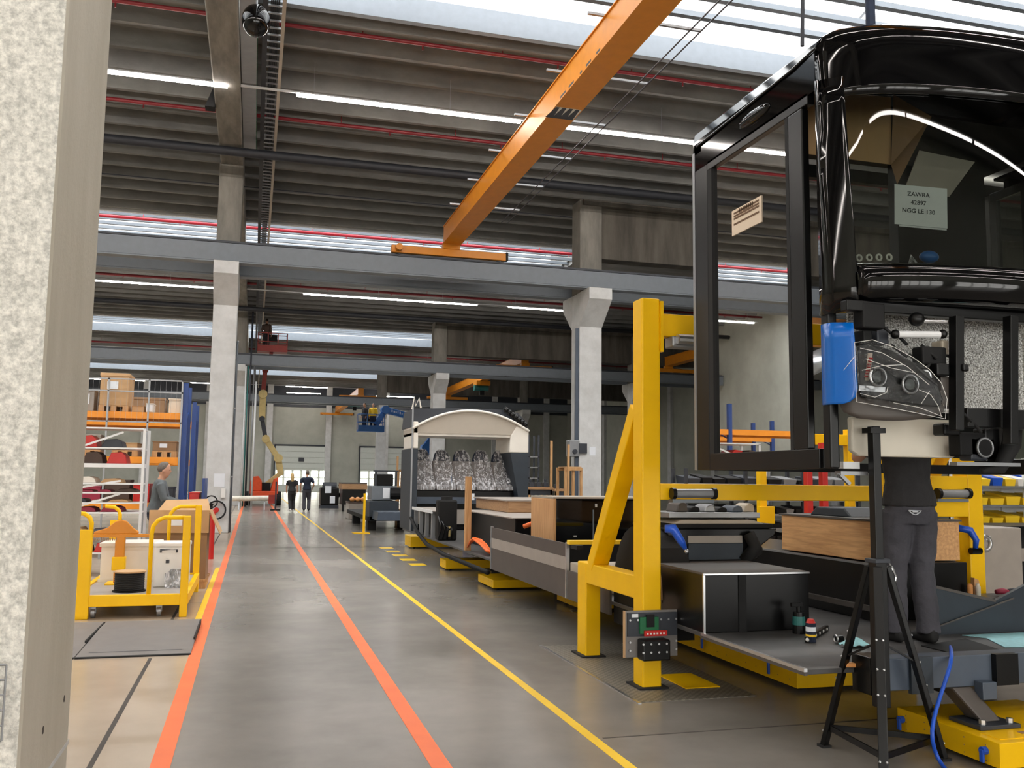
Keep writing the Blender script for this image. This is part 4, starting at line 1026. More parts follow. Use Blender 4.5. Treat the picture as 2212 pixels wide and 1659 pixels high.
# podium along the far side with wood front
MB().box(4.7, 5.6, 6.25, 10.0, 0.48, 0.925).build('podium', 'black_satin', ch, bevel=0.006)
MB().box(4.69, 4.7, 6.25, 10.0, 0.91, 0.928).build('podium_edge', 'grey_metal', ch)
MB().box(4.66, 4.7, 5.9, 8.0, 0.56, 0.6).build('kick_rail', 'skirt_dark', ch)
MB().box(4.75, 5.58, 6.3, 7.6, 0.935, 1.25).build('wood_cabinet', 'wood_h', ch, bevel=0.005)
MB().box(4.735, 5.59, 6.28, 7.62, 1.25, 1.265).build('cabinet_top', 'skirt_dark', ch)
MB().prism([(6.7, 1.265), (7.3, 1.265), (7.2, 1.34), (6.8, 1.34)], 'x', 4.85, 5.25).build('cabinet_cover', 'dark_slate', ch, bevel=0.01)
# side skirt with light stripe
MB().box(3.1, 3.12, 8.93, 11.95, 0.77, 0.905).build('skirt_panel', 'skirt_dark', ch)
MB().box(3.096, 3.12, 8.93, 11.95, 0.64, 0.77).build('skirt_stripe', 'skirt_light', ch)
MB().box(3.1, 3.12, 7.75, 11.95, 0.36, 0.64).build('skirt_panel', 'skirt_dark', ch)
MB().box(3.09, 3.125, 8.9, 8.93, 0.36, 0.92).build('skirt_end', 'bright_metal', ch)
MB().box(3.09, 3.125, 11.95, 11.99, 0.36, 0.92).build('skirt_end', 'grey_metal', ch)
MB().box(3.13, 3.9, 8.2, 8.9, 0.48, 0.72).build('battery_box', 'beige_trim', ch, bevel=0.008)
tag(MB().box(3.0, 4.4, 8.55, 8.63, 0.921, 0.96).build('spirit_level', 'yellow_line', bevel=0.004), 'yellow-green straight bar lying across the bus chassis skirt', 'bar')
MB().box(3.13, 3.2, 8.7, 8.95, 0.86, 0.9).build('cable', 'rubber', ch)
# wood shell cabinet in the middle of the chassis
MB().box(3.38, 3.42, 10.2, 11.1, 0.8, 1.33).build('cabinet_side', 'wood_v', ch, bevel=0.012)
MB().box(3.38, 4.6, 10.2, 11.1, 1.33, 1.35).build('cabinet_top', 'beige_trim', ch)
MB().box(3.42, 4.6, 10.3, 11.05, 0.48, 1.33).build('cabinet_body', 'black_gloss', ch, bevel=0.02)
MB().box(3.36, 4.6, 10.25, 11.1, 0.48, 0.8).build('cabinet_plinth', 'black_matt', ch)
for x in (3.93, 4.06): MB().box(x, x + 0.025, 10.285, 10.3, 1.23, 1.27).build('tab', 'white_plastic', ch)
MB().box(3.9, 3.915, 10.285, 10.3, 0.82, 1.2).build('seam', 'steel_grey', ch)
MB().box(3.66, 3.7, 10.28, 10.3, 0.88, 0.9).build('clip', 'bright_metal', ch)
# wide black base towards the rear with steps
MB().box(3.55, 5.6, 12.4, 15.5, 0.48, 1.0).build('rear_podium', 'black_satin', ch, bevel=0.01)
MB().box(3.5, 5.6, 12.35, 15.5, 1.0, 1.015).build('podium_top', 'skirt_light', ch)
MB().box(3.12, 3.55, 16.3, 18.4, 0.95, 0.97).build('side_step', 'skirt_light', ch)
MB().box(3.11, 3.13, 16.3, 18.4, 0.92, 0.975).build('step_edge', 'white_metal', ch)
for y in (16.4, 17.0, 17.6, 18.2): MB().box(3.13, 3.2, y, y + 0.05, 0.48, 0.95).build('step_post', 'grey_metal', ch)
MB().box(3.3, 3.5, 16.4, 18.3, 0.48, 0.94).build('step_back', 'black_matt', ch)
MB().box(3.95, 5.1, 14.2, 16.4, 1.02, 1.2).build('wood_podium', 'wood_x', ch, bevel=0.006)
MB().box(3.9, 5.12, 14.15, 16.4, 1.2, 1.22).build('podium_top', 'skirt_light', ch)
MB().box(5.15, 5.6, 12.2, 13.2, 1.02, 1.2).build('wood_podium', 'wood_x', ch, bevel=0.006)
MB().tube([(3.11, 18.5, 0.75), (3.1, 17.6, 0.5), (3.09, 16.6, 0.36), (3.09, 15.0, 0.3), (3.09, 12.1, 0.3)], 0.035, 8).build('sill_tube', 'black_matt', ch, smooth=True)
# tall black air unit, timber prop, orange high-voltage cables
t = thing('air_spring_unit', 'tall black air spring unit standing in front of the rear bus section', 'air unit', (3.35, 15.8, 0.48))
a = FY(945, 1072, 15.8); b = FY(984, 1185, 15.8)
MB().box(a.x, b.x, 15.7, 15.95, 0.481, a.z - 0.06).build('housing', 'black_matt', t, bevel=0.03)
MB().cyl(((a.x + b.x) / 2, 15.82, a.z - 0.08), ((a.x + b.x) / 2, 15.82, a.z), 0.1, 16).build('bellows', 'rubber', t)
MB().box((a.x + b.x) / 2, (a.x + b.x) / 2 + 0.05, 15.69, 15.7, 0.55, 0.72).build('label', 'cream', t)
for i in range(4): MB().tube([(a.x + 0.06 * i, 15.68, 0.9 - 0.08 * i), (a.x + 0.06 * i + 0.05, 15.65, 0.7), (a.x + 0.08 * i, 15.67, 0.5)], 0.014, 6).build('pipe', 'black_gloss', t, smooth=True)
tp = FY(1011, 1100, 13.6)
tag(MB().box(tp.x - 0.045, tp.x + 0.045, 13.56, 13.64, 0.48, 1.58).build('timber_prop', 'timber', bevel=0.003), 'upright timber batten standing on the chassis before the wrapped seats', 'timber')
pr = MB()
t = thing('power_cable_bundle', 'bundle of bright orange power cables looping out of the chassis', 'cable', (3.2, 12.2, 0.48))
for i in range(5):
    p0 = FY(1010 + i * 3, 1182 - i * 5, 13.5); p1 = FY(1022 + i * 7, 1164 + i * 3, 13.2); p2 = FY(1038 + i * 5, 1176 + i * 3, 12.9); p3 = FY(1052 + i * 2, 1191 + i, 12.5)
    MB().tube([p0, p0.lerp(p1, 0.6) + Vector((0, 0, 0.03)), p1, p2, p3], 0.015, 8).build('cable', 'cable_orange', t, smooth=True)
t2 = tag(MB().tube([(3.35, 11.3, 0.95), (3.5, 11.32, 1.0), (3.65, 11.3, 0.97), (4.0, 11.3, 0.94)], 0.03, 8).build('cable_end', 'cable_orange', ch, smooth=True), None)
# ================================================================== rear section of the bus : arch, seats in film
RY = 18.6
rs = thing('bus_rear_section', 'rear bus section with white arched ceiling frame and dark side walls', 'bus section', (4.35, RY + 0.5, 0.48))
def rp(u, v, dy=0.0): return FY(u, v, RY + dy)
MB().box(3.12, 3.24, RY, RY + 1.4, 0.481, 2.15).build('side_wall', 'dark_slate', rs, bevel=0.01)
MB().prism([(5.2, 2.1), (5.6, 2.1), (5.6, 0.481), (5.45, 0.481), (5.38, 1.2)], 'y', RY, RY + 1.4).build('side_wall', 'dark_slate', rs)
MB().box(3.1, 3.13, RY - 0.02, RY, 0.481, 3.0).build('door_post', 'grey_metal', rs)
MB().box(3.13, 3.24, RY, RY + 1.2, 2.15, 2.7).build('window_pillar', 'white_trim', rs, bevel=0.02)
MB().prism([(5.18, 2.1), (5.6, 2.1), (5.6, 2.62), (5.32, 2.66), (5.2, 2.46)], 'y', RY - 0.005, RY + 1.2).build('window_pillar', 'white_trim', rs, bevel=0.02)
arc = []
for i in range(25):
    t_ = -1 + 2 * i / 24.0; arc.append((4.36 + 1.24 * t_, 2.56 + 0.395 * (1 - t_ * t_)))
low = [(x, 2.47) for x, z in arc[::-1]]
MB().prism(arc + low, 'y', RY, RY + 1.2).build('ceiling_arch', 'beige_trim', rs)
MB().tube([(x, RY - 0.02, z) for x, z in arc], 0.028, 8).build('arch_edge', 'white_trim', rs, smooth=True)
MB().box(3.13, 5.6, RY + 0.02, RY + 1.2, 2.42, 2.47).build('arch_rail', 'white_trim', rs)
MB().prism([(3.12, 2.62)] + [(3.15, 2.97), (4.0, 3.01), (5.0, 3.01), (5.4, 2.94), (5.6, 2.74)] + [(x, z + 0.03) for x, z in arc[::-1]], 'y', RY + 0.1, RY + 1.4).build('roof_cover', 'steel_dark', rs)
for i in range(7):
    p = (5.1 + 0.07 * i, RY + 0.0, 3.0 - 0.05 * i); MB().ball(p, 0.06, 0.06, 0.07).build('loom', 'black_gloss', rs, smooth=True)
MB().tube([(3.1, RY, 2.95), (3.14, RY, 3.2), (3.17, RY, 3.02), (3.24, RY, 3.18), (3.28, RY, 2.98)], 0.02, 6).build('strap', 'white_trim', rs)
MB().box(3.24, 5.42, RY + 0.35, RY + 1.3, 0.481, 1.3).build('seat_podium', 'black_satin', rs, bevel=0.02)
MB().box(3.24, 5.4, RY + 0.3, RY + 0.36, 1.02, 1.16).build('podium_band', 'slate', rs)
MB().box(3.24, 5.4, RY + 0.31, RY + 0.36, 0.6, 0.9).build('podium_panel', 'skirt_light', rs)
sx = [3.26 + i * 0.43 for i in range(6)]
for i in range(5):
    x0, x1 = sx[i] + 0.015, sx[i] + 0.415
    s = MB().box(x0, x1, RY + 0.32, RY + 0.8, 1.301, 1.42).build('seat', 'seat_grey', rs, bevel=0.03)
    MB().prism([(RY + 0.7, 1.42), (RY + 0.82, 1.42), (RY + 0.95, 1.92), (RY + 0.85, 1.92)], 'x', x0, x1).build('backrest', 'seat_grey', s, bevel=0.02)
    xm = (x0 + x1) / 2
    hp = [(x0 + 0.02, 1.92), (x1 - 0.02, 1.92), (x1 - 0.05, 2.06), (xm + 0.09, 2.15), (xm - 0.09, 2.15), (x0 + 0.05, 2.06)]
    MB().prism(hp, 'y', RY + 0.86, RY + 0.95).build('headrest', 'seat_blue', s, bevel=0.02)
    rows = []
    for z, f, d in ((1.31, 1.06, 0.28), (1.45, 1.05, 0.29), (1.6, 1.0, 0.5), (1.8, 0.98, 0.62), (1.97, 0.94, 0.72), (2.1, 0.7, 0.78), (2.17, 0.4, 0.84)):
        rows.append([(xm + (x1 - x0) / 2 * f * (-1 + 2 * j / 10.0), RY + d + 0.02 * math.sin(j * 2.3 + z * 9), z + 0.012 * math.sin(j * 1.7)) for j in range(11)])
    MB().grid(rows).build('plastic_film', 'mesh_wrap', s, smooth=True, sub=1)
tag(MB().box(4.33, 4.5, RY + 0.24, RY + 0.245, 1.1, 1.24).build('notice', 'paper', rs), None)
# ================================================================== yellow transport dollies under the chassis
def dolly(x0, x1, y0, y1, h, label, levers=(), group=None):
    t = thing('transport_dolly', label, 'dolly', ((x0 + x1) / 2, (y0 + y1) / 2, 0), group)
    b = MB().box(x0, x1, y0, y1, 0.03, h).build('frame', 'yellow', t, bevel=0.004)
    for (x, y) in ((x0 + 0.1, y0 + 0.1), (x1 - 0.1, y0 + 0.1), (x0 + 0.1, y1 - 0.1), (x1 - 0.1, y1 - 0.1)):
        MB().cyl((x, y - 0.03, 0.03), (x, y + 0.03, 0.03), 0.03, 12).build('wheel', 'rubber', t)
    for (x, y) in levers:
        MB().cyl((x0, y, h * 0.62), (x0 - 0.03, y, h * 0.62), 0.022, 12).build('lever', 'hose_blue', t, smooth=False)
        MB().box(x0 - 0.035, x0 - 0.02, y - 0.014, y + 0.014, h * 0.25, h * 0.66).build('lever_arm', 'hose_blue', t, bevel=0.004)
    n = int((y1 - y0) / 0.16)
    for i in range(n):
        for zz in (0.3, 0.55, 0.8):
            if i % 3 == 2: continue
            y = y0 + 0.1 + i * 0.16
            MB().cyl((x0 + 0.001, y, h * zz), (x0 - 0.0015, y, h * zz), 0.004, 8).build('bolt_hole', 'cardboard_dark', t)
    return t
d = dolly(3.93, 4.85, 4.2, 5.02, 0.165, 'yellow perforated dolly carrying the front end of the bus chassis', ((0, 4.3), (0, 4.97)))
MB().box(3.99, 4.6, 4.26, 4.4, 0.165, 0.168).build('top_plate', 'yellow', d)
MB().box(4.2, 4.34, 4.32, 4.36, 0.168, 0.171).build('slot', 'cardboard_dark', d)
dolly(3.95, 5.0, 6.15, 8.4, 0.268, 'yellow dolly in the shade beneath the black step box', ((0, 6.5), (0, 7.6)))
dolly(3.8, 4.6, 10.4, 11.3, 0.14, 'yellow dolly below the striped side skirt')
dolly(3.3, 4.2, 12.6, 13.5, 0.14, 'yellow dolly under the orange cables')
dolly(3.2, 4.0, 15.4, 15.9, 0.17, 'yellow dolly below the black air spring unit')
dolly(3.42, 4.6, 20.3, 21.1, 0.26, 'yellow dolly on the floor behind the rear bus section')
# ================================================================== tripod support stand
C0 = Vector((3.46, 4.55, 0)); st = thing('support_stand', 'black tripod support stand under the corner of the bus front', 'stand', C0)
MB().box(C0.x - 0.026, C0.x + 0.026, C0.y - 0.026, C0.y + 0.026, 1.0, 1.88).build('inner_tube', 'black_satin', st, bevel=0.004)
MB().box(C0.x - 0.036, C0.x + 0.036, C0.y - 0.036, C0.y + 0.036, 0.3, 1.12).build('outer_tube', 'black_satin', st, bevel=0.004)
MB().box(C0.x - 0.05, C0.x + 0.05, C0.y - 0.05, C0.y + 0.05, 1.1, 1.125).build('collar', 'steel_dark', st, bevel=0.004)
MB().box(C0.x - 0.05, C0.x + 0.05, C0.y - 0.04, C0.y + 0.04, 1.84, 1.87).build('head_plate', 'black_satin', st)
feet = []
for an in (233, 113, 353):
    a = math.radians(an); d = Vector((math.cos(a), math.sin(a), 0)); sd = Vector((-d.y, d.x, 0))
    top = C0 + d * 0.055 + Vector((0, 0, 1.08)); ft = C0 + d * 0.37 + Vector((0, 0, 0.012)); feet.append((top, ft, d))
    lg = MB().bar(top, ft, 0.05, 0.03, up=d).build('leg', 'black_satin', st, bevel=0.004)
    MB().box(ft.x - 0.03, ft.x + 0.03, ft.y - 0.03, ft.y + 0.03, 0.0, 0.014).build('foot', 'rubber', lg)
    mid = top.lerp(ft, 0.5); MB().bar(mid, C0 + Vector((0, 0, 0.66)), 0.03, 0.01).build('spreader', 'black_satin', st)
    for t_ in (0.36, 0.5, 0.62, 0.92):
        q = top.lerp(ft, t_)
        for s in (-1, 1): MB().ball(q + sd * (s * 0.017) + d * 0.017, 0.0075, seg=8, rings=6).build('rivet', 'bright_metal', lg, smooth=True)
for i in range(3):
    a = feet[i][0].lerp(feet[i][1], 0.9); b = feet[(i + 1) % 3][0].lerp(feet[(i + 1) % 3][1], 0.9)
    MB().bar(a, b, 0.012, 0.032).build('cross_brace', 'black_satin', st)
p = C0 + Vector((0.06, -0.02, 1.1)); MB().tube([p, p + Vector((0.02, 0, -0.03)), p + Vector((0.01, 0, -0.09)), p + Vector((0.035, 0, -0.13)), p + Vector((0.045, 0, -0.08)), p + Vector((0.02, 0, -0.02))], 0.006, 6).build('pin_chain', 'bright_metal', st)
# ================================================================== things on the deck
ZT = 0.481
def on_deck(u, v): return FZ(u, v, ZT)
p = on_deck(1752, 1386)
t = thing('spray_can', 'small dark bottle with red cap and yellow-green band on the bus floor', 'bottle', p)
MB().cyl(p, p + Vector((0, 0, 0.125)), 0.034, 16).build('body', 'cloth_navy', t); MB().cyl(p + Vector((0, 0, 0.125)), p + Vector((0, 0, 0.15)), 0.033, 16, 0.02).build('cap', 'red', t)
MB().cyl(p + Vector((0, 0, 0.035)), p + Vector((0, 0, 0.05)), 0.0348, 16).build('band', 'yellow_line', t); MB().cyl(p + Vector((0, 0, 0.07)), p + Vector((0, 0, 0.1)), 0.0345, 16).build('label', 'paper', t)
p = on_deck(1726, 1368)
t = thing('trigger_bottle', 'dark trigger bottle with green label beside the step box', 'bottle', p)
MB().cyl(p, p + Vector((0, 0, 0.15)), 0.045, 14, 0.04).build('body', 'black_satin', t); MB().cyl(p + Vector((0, 0, 0.15)), p + Vector((0, 0, 0.19)), 0.016, 10).build('neck', 'black_satin', t)
MB().box(p.x - 0.06, p.x + 0.03, p.y - 0.014, p.y + 0.014, p.z + 0.185, p.z + 0.215).build('trigger_head', 'black_matt', t, bevel=0.005); MB().cyl(p + Vector((0, 0, 0.06)), p + Vector((0, 0, 0.12)), 0.0455, 14, 0.043).build('label', 'teal', t)
a = on_deck(1742, 1388); b = on_deck(1786, 1362)
t = thing('hand_tool', 'chrome and black bar tool lying on the bus floor', 'tool', a)
MB().bar(a + Vector((0, 0, 0.02)), b + Vector((0, 0, 0.02)), 0.03, 0.038).build('bar', 'black_satin', t, bevel=0.006)
for i in range(6): MB().ball(a.lerp(b, i / 5.5) + Vector((0.0, -0.012, 0.02)), 0.013, seg=8, rings=6).build('button', 'white_plastic', t, smooth=True)
p = on_deck(1806, 1390); t = thing('tape_dispenser', 'small chrome tape dispenser lying between bar tool and teal cloth', 'tape', p)
MB().torus(p + Vector((0, 0, 0.03)), 0.022, 0.008, 'x').build('ring', 'bright_metal', t, smooth=True); MB().cyl(p + Vector((0.01, 0, 0.03)), p + Vector((0.05, 0.01, 0.03)), 0.024, 14).build('roll', 'black_satin', t)
p = on_deck(1848, 1398); mb = MB(); rows = []
for i in range(9):
    rows.append([p + Vector((-0.09 + 0.022 * i, -0.05 + 0.014 * j, 0.008 + 0.05 * math.sin(i / 8 * math.pi) * math.sin(j / 8 * math.pi) + 0.01 * math.sin(i * 2.1 + j * 1.7) + 0.008)) for j in range(9)])
tag(mb.grid(rows).build('cleaning_cloth', 'teal_cloth', smooth=True, solid=0.004, sub=1), 'crumpled pale teal cleaning cloth on the bus floor behind the stand', 'cloth')
a = on_deck(1816, 1442); tag(MB().prism([(a.x, a.y), (a.x + 0.11, a.y + 0.03), (a.x + 0.11, a.y - 0.03)], 'z', ZT, ZT + 0.025).build('amber_wedge', 'amber', bevel=0.006), 'amber plastic wedge lying by the end of the slate beam', 'wedge')
# right side: dark wheel housing panel, white sheet, tools
t = thing('wheel_housing', 'dark blue-black wheel housing panel at the front corner of the chassis', 'wheel housing', (5.2, 5.4, ZT))
pts = [(2022, 1268), (2150, 1298), (2260, 1240), (2260, 1372), (2022, 1362)]
A = [FY(u, v, 5.62) for u, v in pts]; zb = ZT
A[3].z = zb; A[4].z = zb
B = [a + Vector((0, 0.03, 0)) for a in A]; n = 5
MB().add(A + B, [tuple(range(n)), tuple(range(2 * n - 1, n - 1, -1))] + [(i, (i + 1) % n, n + (i + 1) % n, n + i) for i in range(n)]).build('panel', 'dark_slate', t)
MB().bar(A[0], A[1], 0.012, 0.02).bar(FY(2022, 1355, 5.6), FY(2190, 1292, 5.6), 0.008, 0.01).build('seam', 'skirt_dark', t)
p = FZ(2080, 1368, ZT); q = FZ(2240, 1402, ZT)
tag(MB().add([FZ(2078, 1372, ZT + 0.003), FZ(2130, 1378, ZT + 0.003), FZ(2170, 1398, ZT + 0.003), FZ(2300, 1398, ZT + 0.003), FZ(2300, 1362, ZT + 0.003)], [(0, 1, 2, 3, 4)]).build('paper_sheet', 'teal_cloth', solid=0.004), 'pale blue protective sheet spread at the foot of the wheel housing', 'sheet')
tag(MB().add([FZ(1990, 1395, ZT + 0.003), FZ(2085, 1380, ZT + 0.003), FZ(2160, 1404, ZT + 0.003), FZ(2060, 1412, ZT + 0.003)], [(0, 1, 2, 3)]).build('rubber_mat', 'black_matt', solid=0.006), 'black rubber flap lying beside the slate beam', 'mat')
sh = tag(MB().box(5.1, 6.3, 6.05, 6.35, 0.62, 0.66).build('tool_shelf', 'black_satin'), 'black tool shelf behind the wheel housing', 'shelf'); sh.location.z = 0.62
MB().box(5.66, 5.7, 6.1, 6.3, 0.0, 0.62).build('leg', 'black_satin', sh); MB().box(6.2, 6.24, 6.1, 6.3, 0.0, 0.62).build('leg', 'black_satin', sh)
for i, (u, m, lb) in enumerate(((2095, 'amber', 'amber bottle on the black tool shelf'), (2112, 'foam_white', 'white cup on the black tool shelf'), (2118, 'wood_v', 'wooden block on the black tool shelf'), (2165, 'magenta', 'crimson grip tool on the black tool shelf'), (2190, 'steel_dark', 'dark socket tool on the black tool shelf'))):
    x = FY(u, 1270, 6.2).x
    if i < 3: mb = MB().cyl((x, 6.2, 0.66), (x, 6.2, 0.75 - 0.01 * i), 0.022, 12).cyl((x, 6.2, 0.75 - 0.01 * i), (x, 6.2, 0.76), 0.014, 10) if i != 2 else MB().prism([(x - 0.03, 0.66), (x + 0.03, 0.66), (x + 0.025, 0.78), (x - 0.02, 0.8)], 'y', 6.24, 6.28)
    else: mb = MB().tube([(x - 0.06, 6.2, 0.69), (x, 6.2, 0.695), (x + 0.05, 6.2, 0.688), (x + 0.12, 6.21, 0.68)], [0.02, 0.026, 0.02, 0.012], 10)
    tag(mb.build('small_tool', m, smooth=i > 2), lb, 'tool')
# blue air hose
hp = [FY(2052, 1392, 4.85), FY(2058, 1415, 4.56), FY(2048, 1455, 4.53), FY(2030, 1505, 4.5), FY(2014, 1560, 4.45), FY(2012, 1600, 4.38)]
hp[0].z = max(hp[0].z, 0.56)
p = FZ(2025, 1640, 0.014); hp += [p, FZ(2045, 1665, 0.014), FZ(2075, 1700, 0.014)]
o = MB().tube(hp, 0.0125, 8).build('air_hose', 'hose_blue', smooth=True, sub=1)
tag(o, 'blue air hose hanging over the slate front beam to the floor', 'hose')
# ================================================================== worker standing on the chassis
wk = person('worker in black shirt and dark grey trousers standing on the chassis, back turned', (4.37, 5.4, ZT), math.radians(-8), 1.0,
            [[(0.2, 0.02, 1.4), (0.26, 0.2, 1.25), (0.14, 0.42, 1.36)], [(-0.2, 0.02, 1.4), (-0.26, 0.2, 1.25), (-0.14, 0.42, 1.36)]],
            [[(0.088, 0, 0.88), (0.1, 0.03, 0.48), (0.105, -0.02, 0.09)], [(-0.088, 0, 0.88), (-0.09, 0.05, 0.48), (-0.1, 0.03, 0.09)]],
            'cloth_black', 'cloth_trouser', 'hair_dark', sleeve='short', wrinkle=0.022, voxel=0.0095)
b = MB()
c, sn = math.cos(math.radians(-8)), math.sin(math.radians(-8))
pc = Vector((4.37 + (-0.05 * c - (-0.155) * sn), 5.4 + (-0.05 * sn + -0.155 * c), ZT + 0.88))
k = []
for i in range(9): k.append((-0.045 + 0.09 * (i / 8.0), 0.012 - 0.028 * math.sin(i / 8.0 * math.pi)))
MB().tube([pc + Vector((x * c, x * sn - 0.004, z)) for x, z in k] + [pc + Vector((-0.045 * c, -0.045 * sn - 0.004, 0.012))], 0.004, 6).build('pocket_emblem', 'cloth_white', wk)
MB().box(pc.x - 0.022, pc.x + 0.022, pc.y - 0.008, pc.y - 0.002, pc.z + 0.0, pc.z + 0.008).build('pocket_print', 'cloth_white', wk)
# ================================================================== left side: cart, boxes, ramp
def boxpart(par, name, mat, x0, x1, y0, y1, z0, z1, bevel=0.0): return MB().box(x0, x1, y0, y1, z0, z1).build(name, mat, par, bevel=bevel)
def strokes(par, name, mat, p, ex, ez, n, w, h, t=0.002, seed=1):
    """illegible small print: short upright strokes along ex"""
    rnd = random.Random(seed); ex = Vector(ex).normalized(); ez = Vector(ez).normalized(); mb = MB()
    for i in range(n):
        k = rnd.uniform(0.55, 1.0); mb.sheet(Vector(p) + ex * (i * w * 1.5), ex * w * rnd.uniform(0.5, 1), ez * h * k, t)
    o = mb.build(name, mat, par); o['kind'] = 'stuff'; return o
ct = thing('platform_cart', 'yellow tubular platform cart loaded with boxes and a cable spool', 'cart', (-1.2, 12.0, 0))
YF, YB = 10.86, 13.1
boxpart(ct, 'front_rail', 'yellow', -1.85, -0.63, YF, YF + 0.06, 0.13, 0.25, 0.006)
boxpart(ct, 'back_rail', 'yellow', -1.85, -0.63, YB, YB + 0.06, 0.13, 0.25, 0.006)
boxpart(ct, 'side_rail', 'yellow', -0.69, -0.63, YF + 0.06, YB, 0.13, 0.25, 0.006)
boxpart(ct, 'side_rail', 'yellow', -1.85, -1.79, YF + 0.06, YB, 0.13, 0.25, 0.006)
boxpart(ct, 'deck', 'skirt_light', -1.79, -0.69, YF + 0.06, YB, 0.215, 0.232)
for y, zt in ((YF, 1.1), (YB, 1.15)):
    boxpart(ct, 'post', 'yellow', -0.715, -0.635, y - 0.01, y + 0.07, 0.0, zt, 0.008)
    boxpart(ct, 'post', 'yellow', -1.77, -1.635, y - 0.01, y + 0.07, 0.0, 0.95, 0.008)
    yy = y + 0.03
    MB().tube([(-1.04, yy, 0.25), (-1.04, yy, zt - 0.2), (-1.025, yy, zt - 0.11), (-0.98, yy, zt - 0.05), (-0.91, yy, zt - 0.02), (-0.7, yy, zt - 0.02)], 0.024, 10).build('handle_hoop', 'yellow', ct, smooth=True)
    MB().tube([(-1.655, yy, 0.9), (-1.655, yy, 1.02), (-1.675, yy, 1.08), (-1.73, yy, 1.12), (-1.84, yy, 1.13)], 0.024, 10).build('handle_hoop', 'yellow', ct, smooth=True)
for x in (-0.93, -1.6):
    for y in (YF + 0.12, YB - 0.1):
        w = MB().cyl((x - 0.02, y, 0.055), (x + 0.02, y, 0.055), 0.055, 16).build('caster', 'grey_metal', ct)
        MB().box(x - 0.03, x + 0.03, y - 0.04, y + 0.02, 0.1, 0.13).box(x - 0.03, x - 0.024, y - 0.02, y + 0.02, 0.05, 0.1).box(x + 0.024, x + 0.03, y - 0.02, y + 0.02, 0.05, 0.1).build('caster_fork', 'grey_metal', w)
# load of the cart
t = thing('pale_crate', 'long pale cream crate on the yellow cart', 'crate', (-1.4, 12.6, 0.232))
boxpart(t, 'body', 'white_trim', -1.75, -1.1, 12.35, 12.9, 0.232, 0.66, 0.01); boxpart(t, 'lid', 'white_trim', -1.77, -1.08, 12.33, 12.92, 0.66, 0.71, 0.008); boxpart(t, 'base_edge', 'foam_white', -1.77, -1.08, 12.33, 12.35, 0.232, 0.27)
a = FY(330, 1250, 11.7); b = FY(409, 1172, 11.7)
t = thing('white_case', 'white case with a dark carrying handle on the yellow cart', 'case', ((a.x + b.x) / 2, 11.9, 0.232))
boxpart(t, 'body', 'white_plastic', a.x, b.x, 11.7, 12.1, 0.232, b.z - 0.05, 0.015); boxpart(t, 'lid', 'white_plastic', a.x - 0.008, b.x + 0.008, 11.69, 12.11, b.z - 0.05, b.z, 0.012)
hx = (a.x + b.x) / 2 - 0.03
MB().tube([(hx - 0.09, 11.695, b.z - 0.11), (hx - 0.09, 11.67, b.z - 0.08), (hx + 0.09, 11.67, b.z - 0.08), (hx + 0.09, 11.695, b.z - 0.11)], 0.011, 8).build('handle', 'ink', t); boxpart(t, 'latch', 'ink', hx - 0.03, hx + 0.01, 11.693, 11.7, b.z - 0.24, b.z - 0.2)
rows = []
for i in range(8): rows.append([(hx - 0.03 + 0.035 * i, 11.62 + 0.03 * math.sin(i * 1.3), 0.236 + (0.22 * math.sin(j / 7 * 3.1) + 0.02 * math.sin(i * 2 + j)) * (0.75 + 0.25 * math.sin(i / 7 * 3.1))) if j else (hx - 0.03 + 0.035 * i, 11.56, 0.236) for j in range(8)])
rows = [[Vector((p[0], p[1] + 0.012 * j, max(0.236, p[2]))) for j, p in enumerate(r)] for r in rows]
tag(MB().grid(rows).build('plastic_bag', 'mesh_wrap', smooth=True, sub=1), 'clear crumpled plastic bag in front of the white case', 'bag')
c = FY(280, 1252, 11.35); c = Vector((c.x, 11.35, 0.232))
t = thing('cable_spool', 'black wound cable spool with pale top flange on the yellow cart', 'spool', c)
MB().cyl(c, c + Vector((0, 0, 0.015)), 0.18, 24).build('flange', 'black_matt', t); MB().cyl(c + Vector((0, 0, 0.215)), c + Vector((0, 0, 0.23)), 0.175, 24).build('flange', 'cardboard', t)
mb = MB()
for i in range(10): mb.torus(c + Vector((0, 0, 0.028 + 0.02 * i)), 0.15, 0.0115, 'z', 24, 6)
mb.build('winding', 'rubber', t, smooth=True)['kind'] = 'stuff'
MB().cyl(c + Vector((0, 0, 0.012)), c + Vector((0, 0, 0.22)), 0.14, 24).build('core', 'rubber', t)
c = FZ(289, 1266, 0.26); tag(MB().cyl((c.x, c.y, 0.2325), (c.x, c.y, 0.27), 0.035, 16).cyl((c.x, c.y, 0.27), (c.x, c.y, 0.285), 0.035, 16, 0.02).build('tape_roll', 'yellow_line'), 'small round yellow tape roll lying on the cart deck', 'tape')
c = FY(258, 1212, 12.1)
t = thing('lifting_fork', 'orange-yellow lifting fork with arched head standing on the cart', 'lifting tool', (c.x, 12.1, 0.232))
ap = [(-0.3, 0.86), (-0.16, 0.9), (-0.06, 0.985), (0.0, 1.0), (0.06, 0.985), (0.14, 0.9), (0.2, 0.86), (0.2, 0.83), (-0.3, 0.83)]
MB().prism([(c.x + x, z) for x, z in ap], 'y', 12.07, 12.13).build('arched_head', 'crane_orange', t, bevel=0.01)
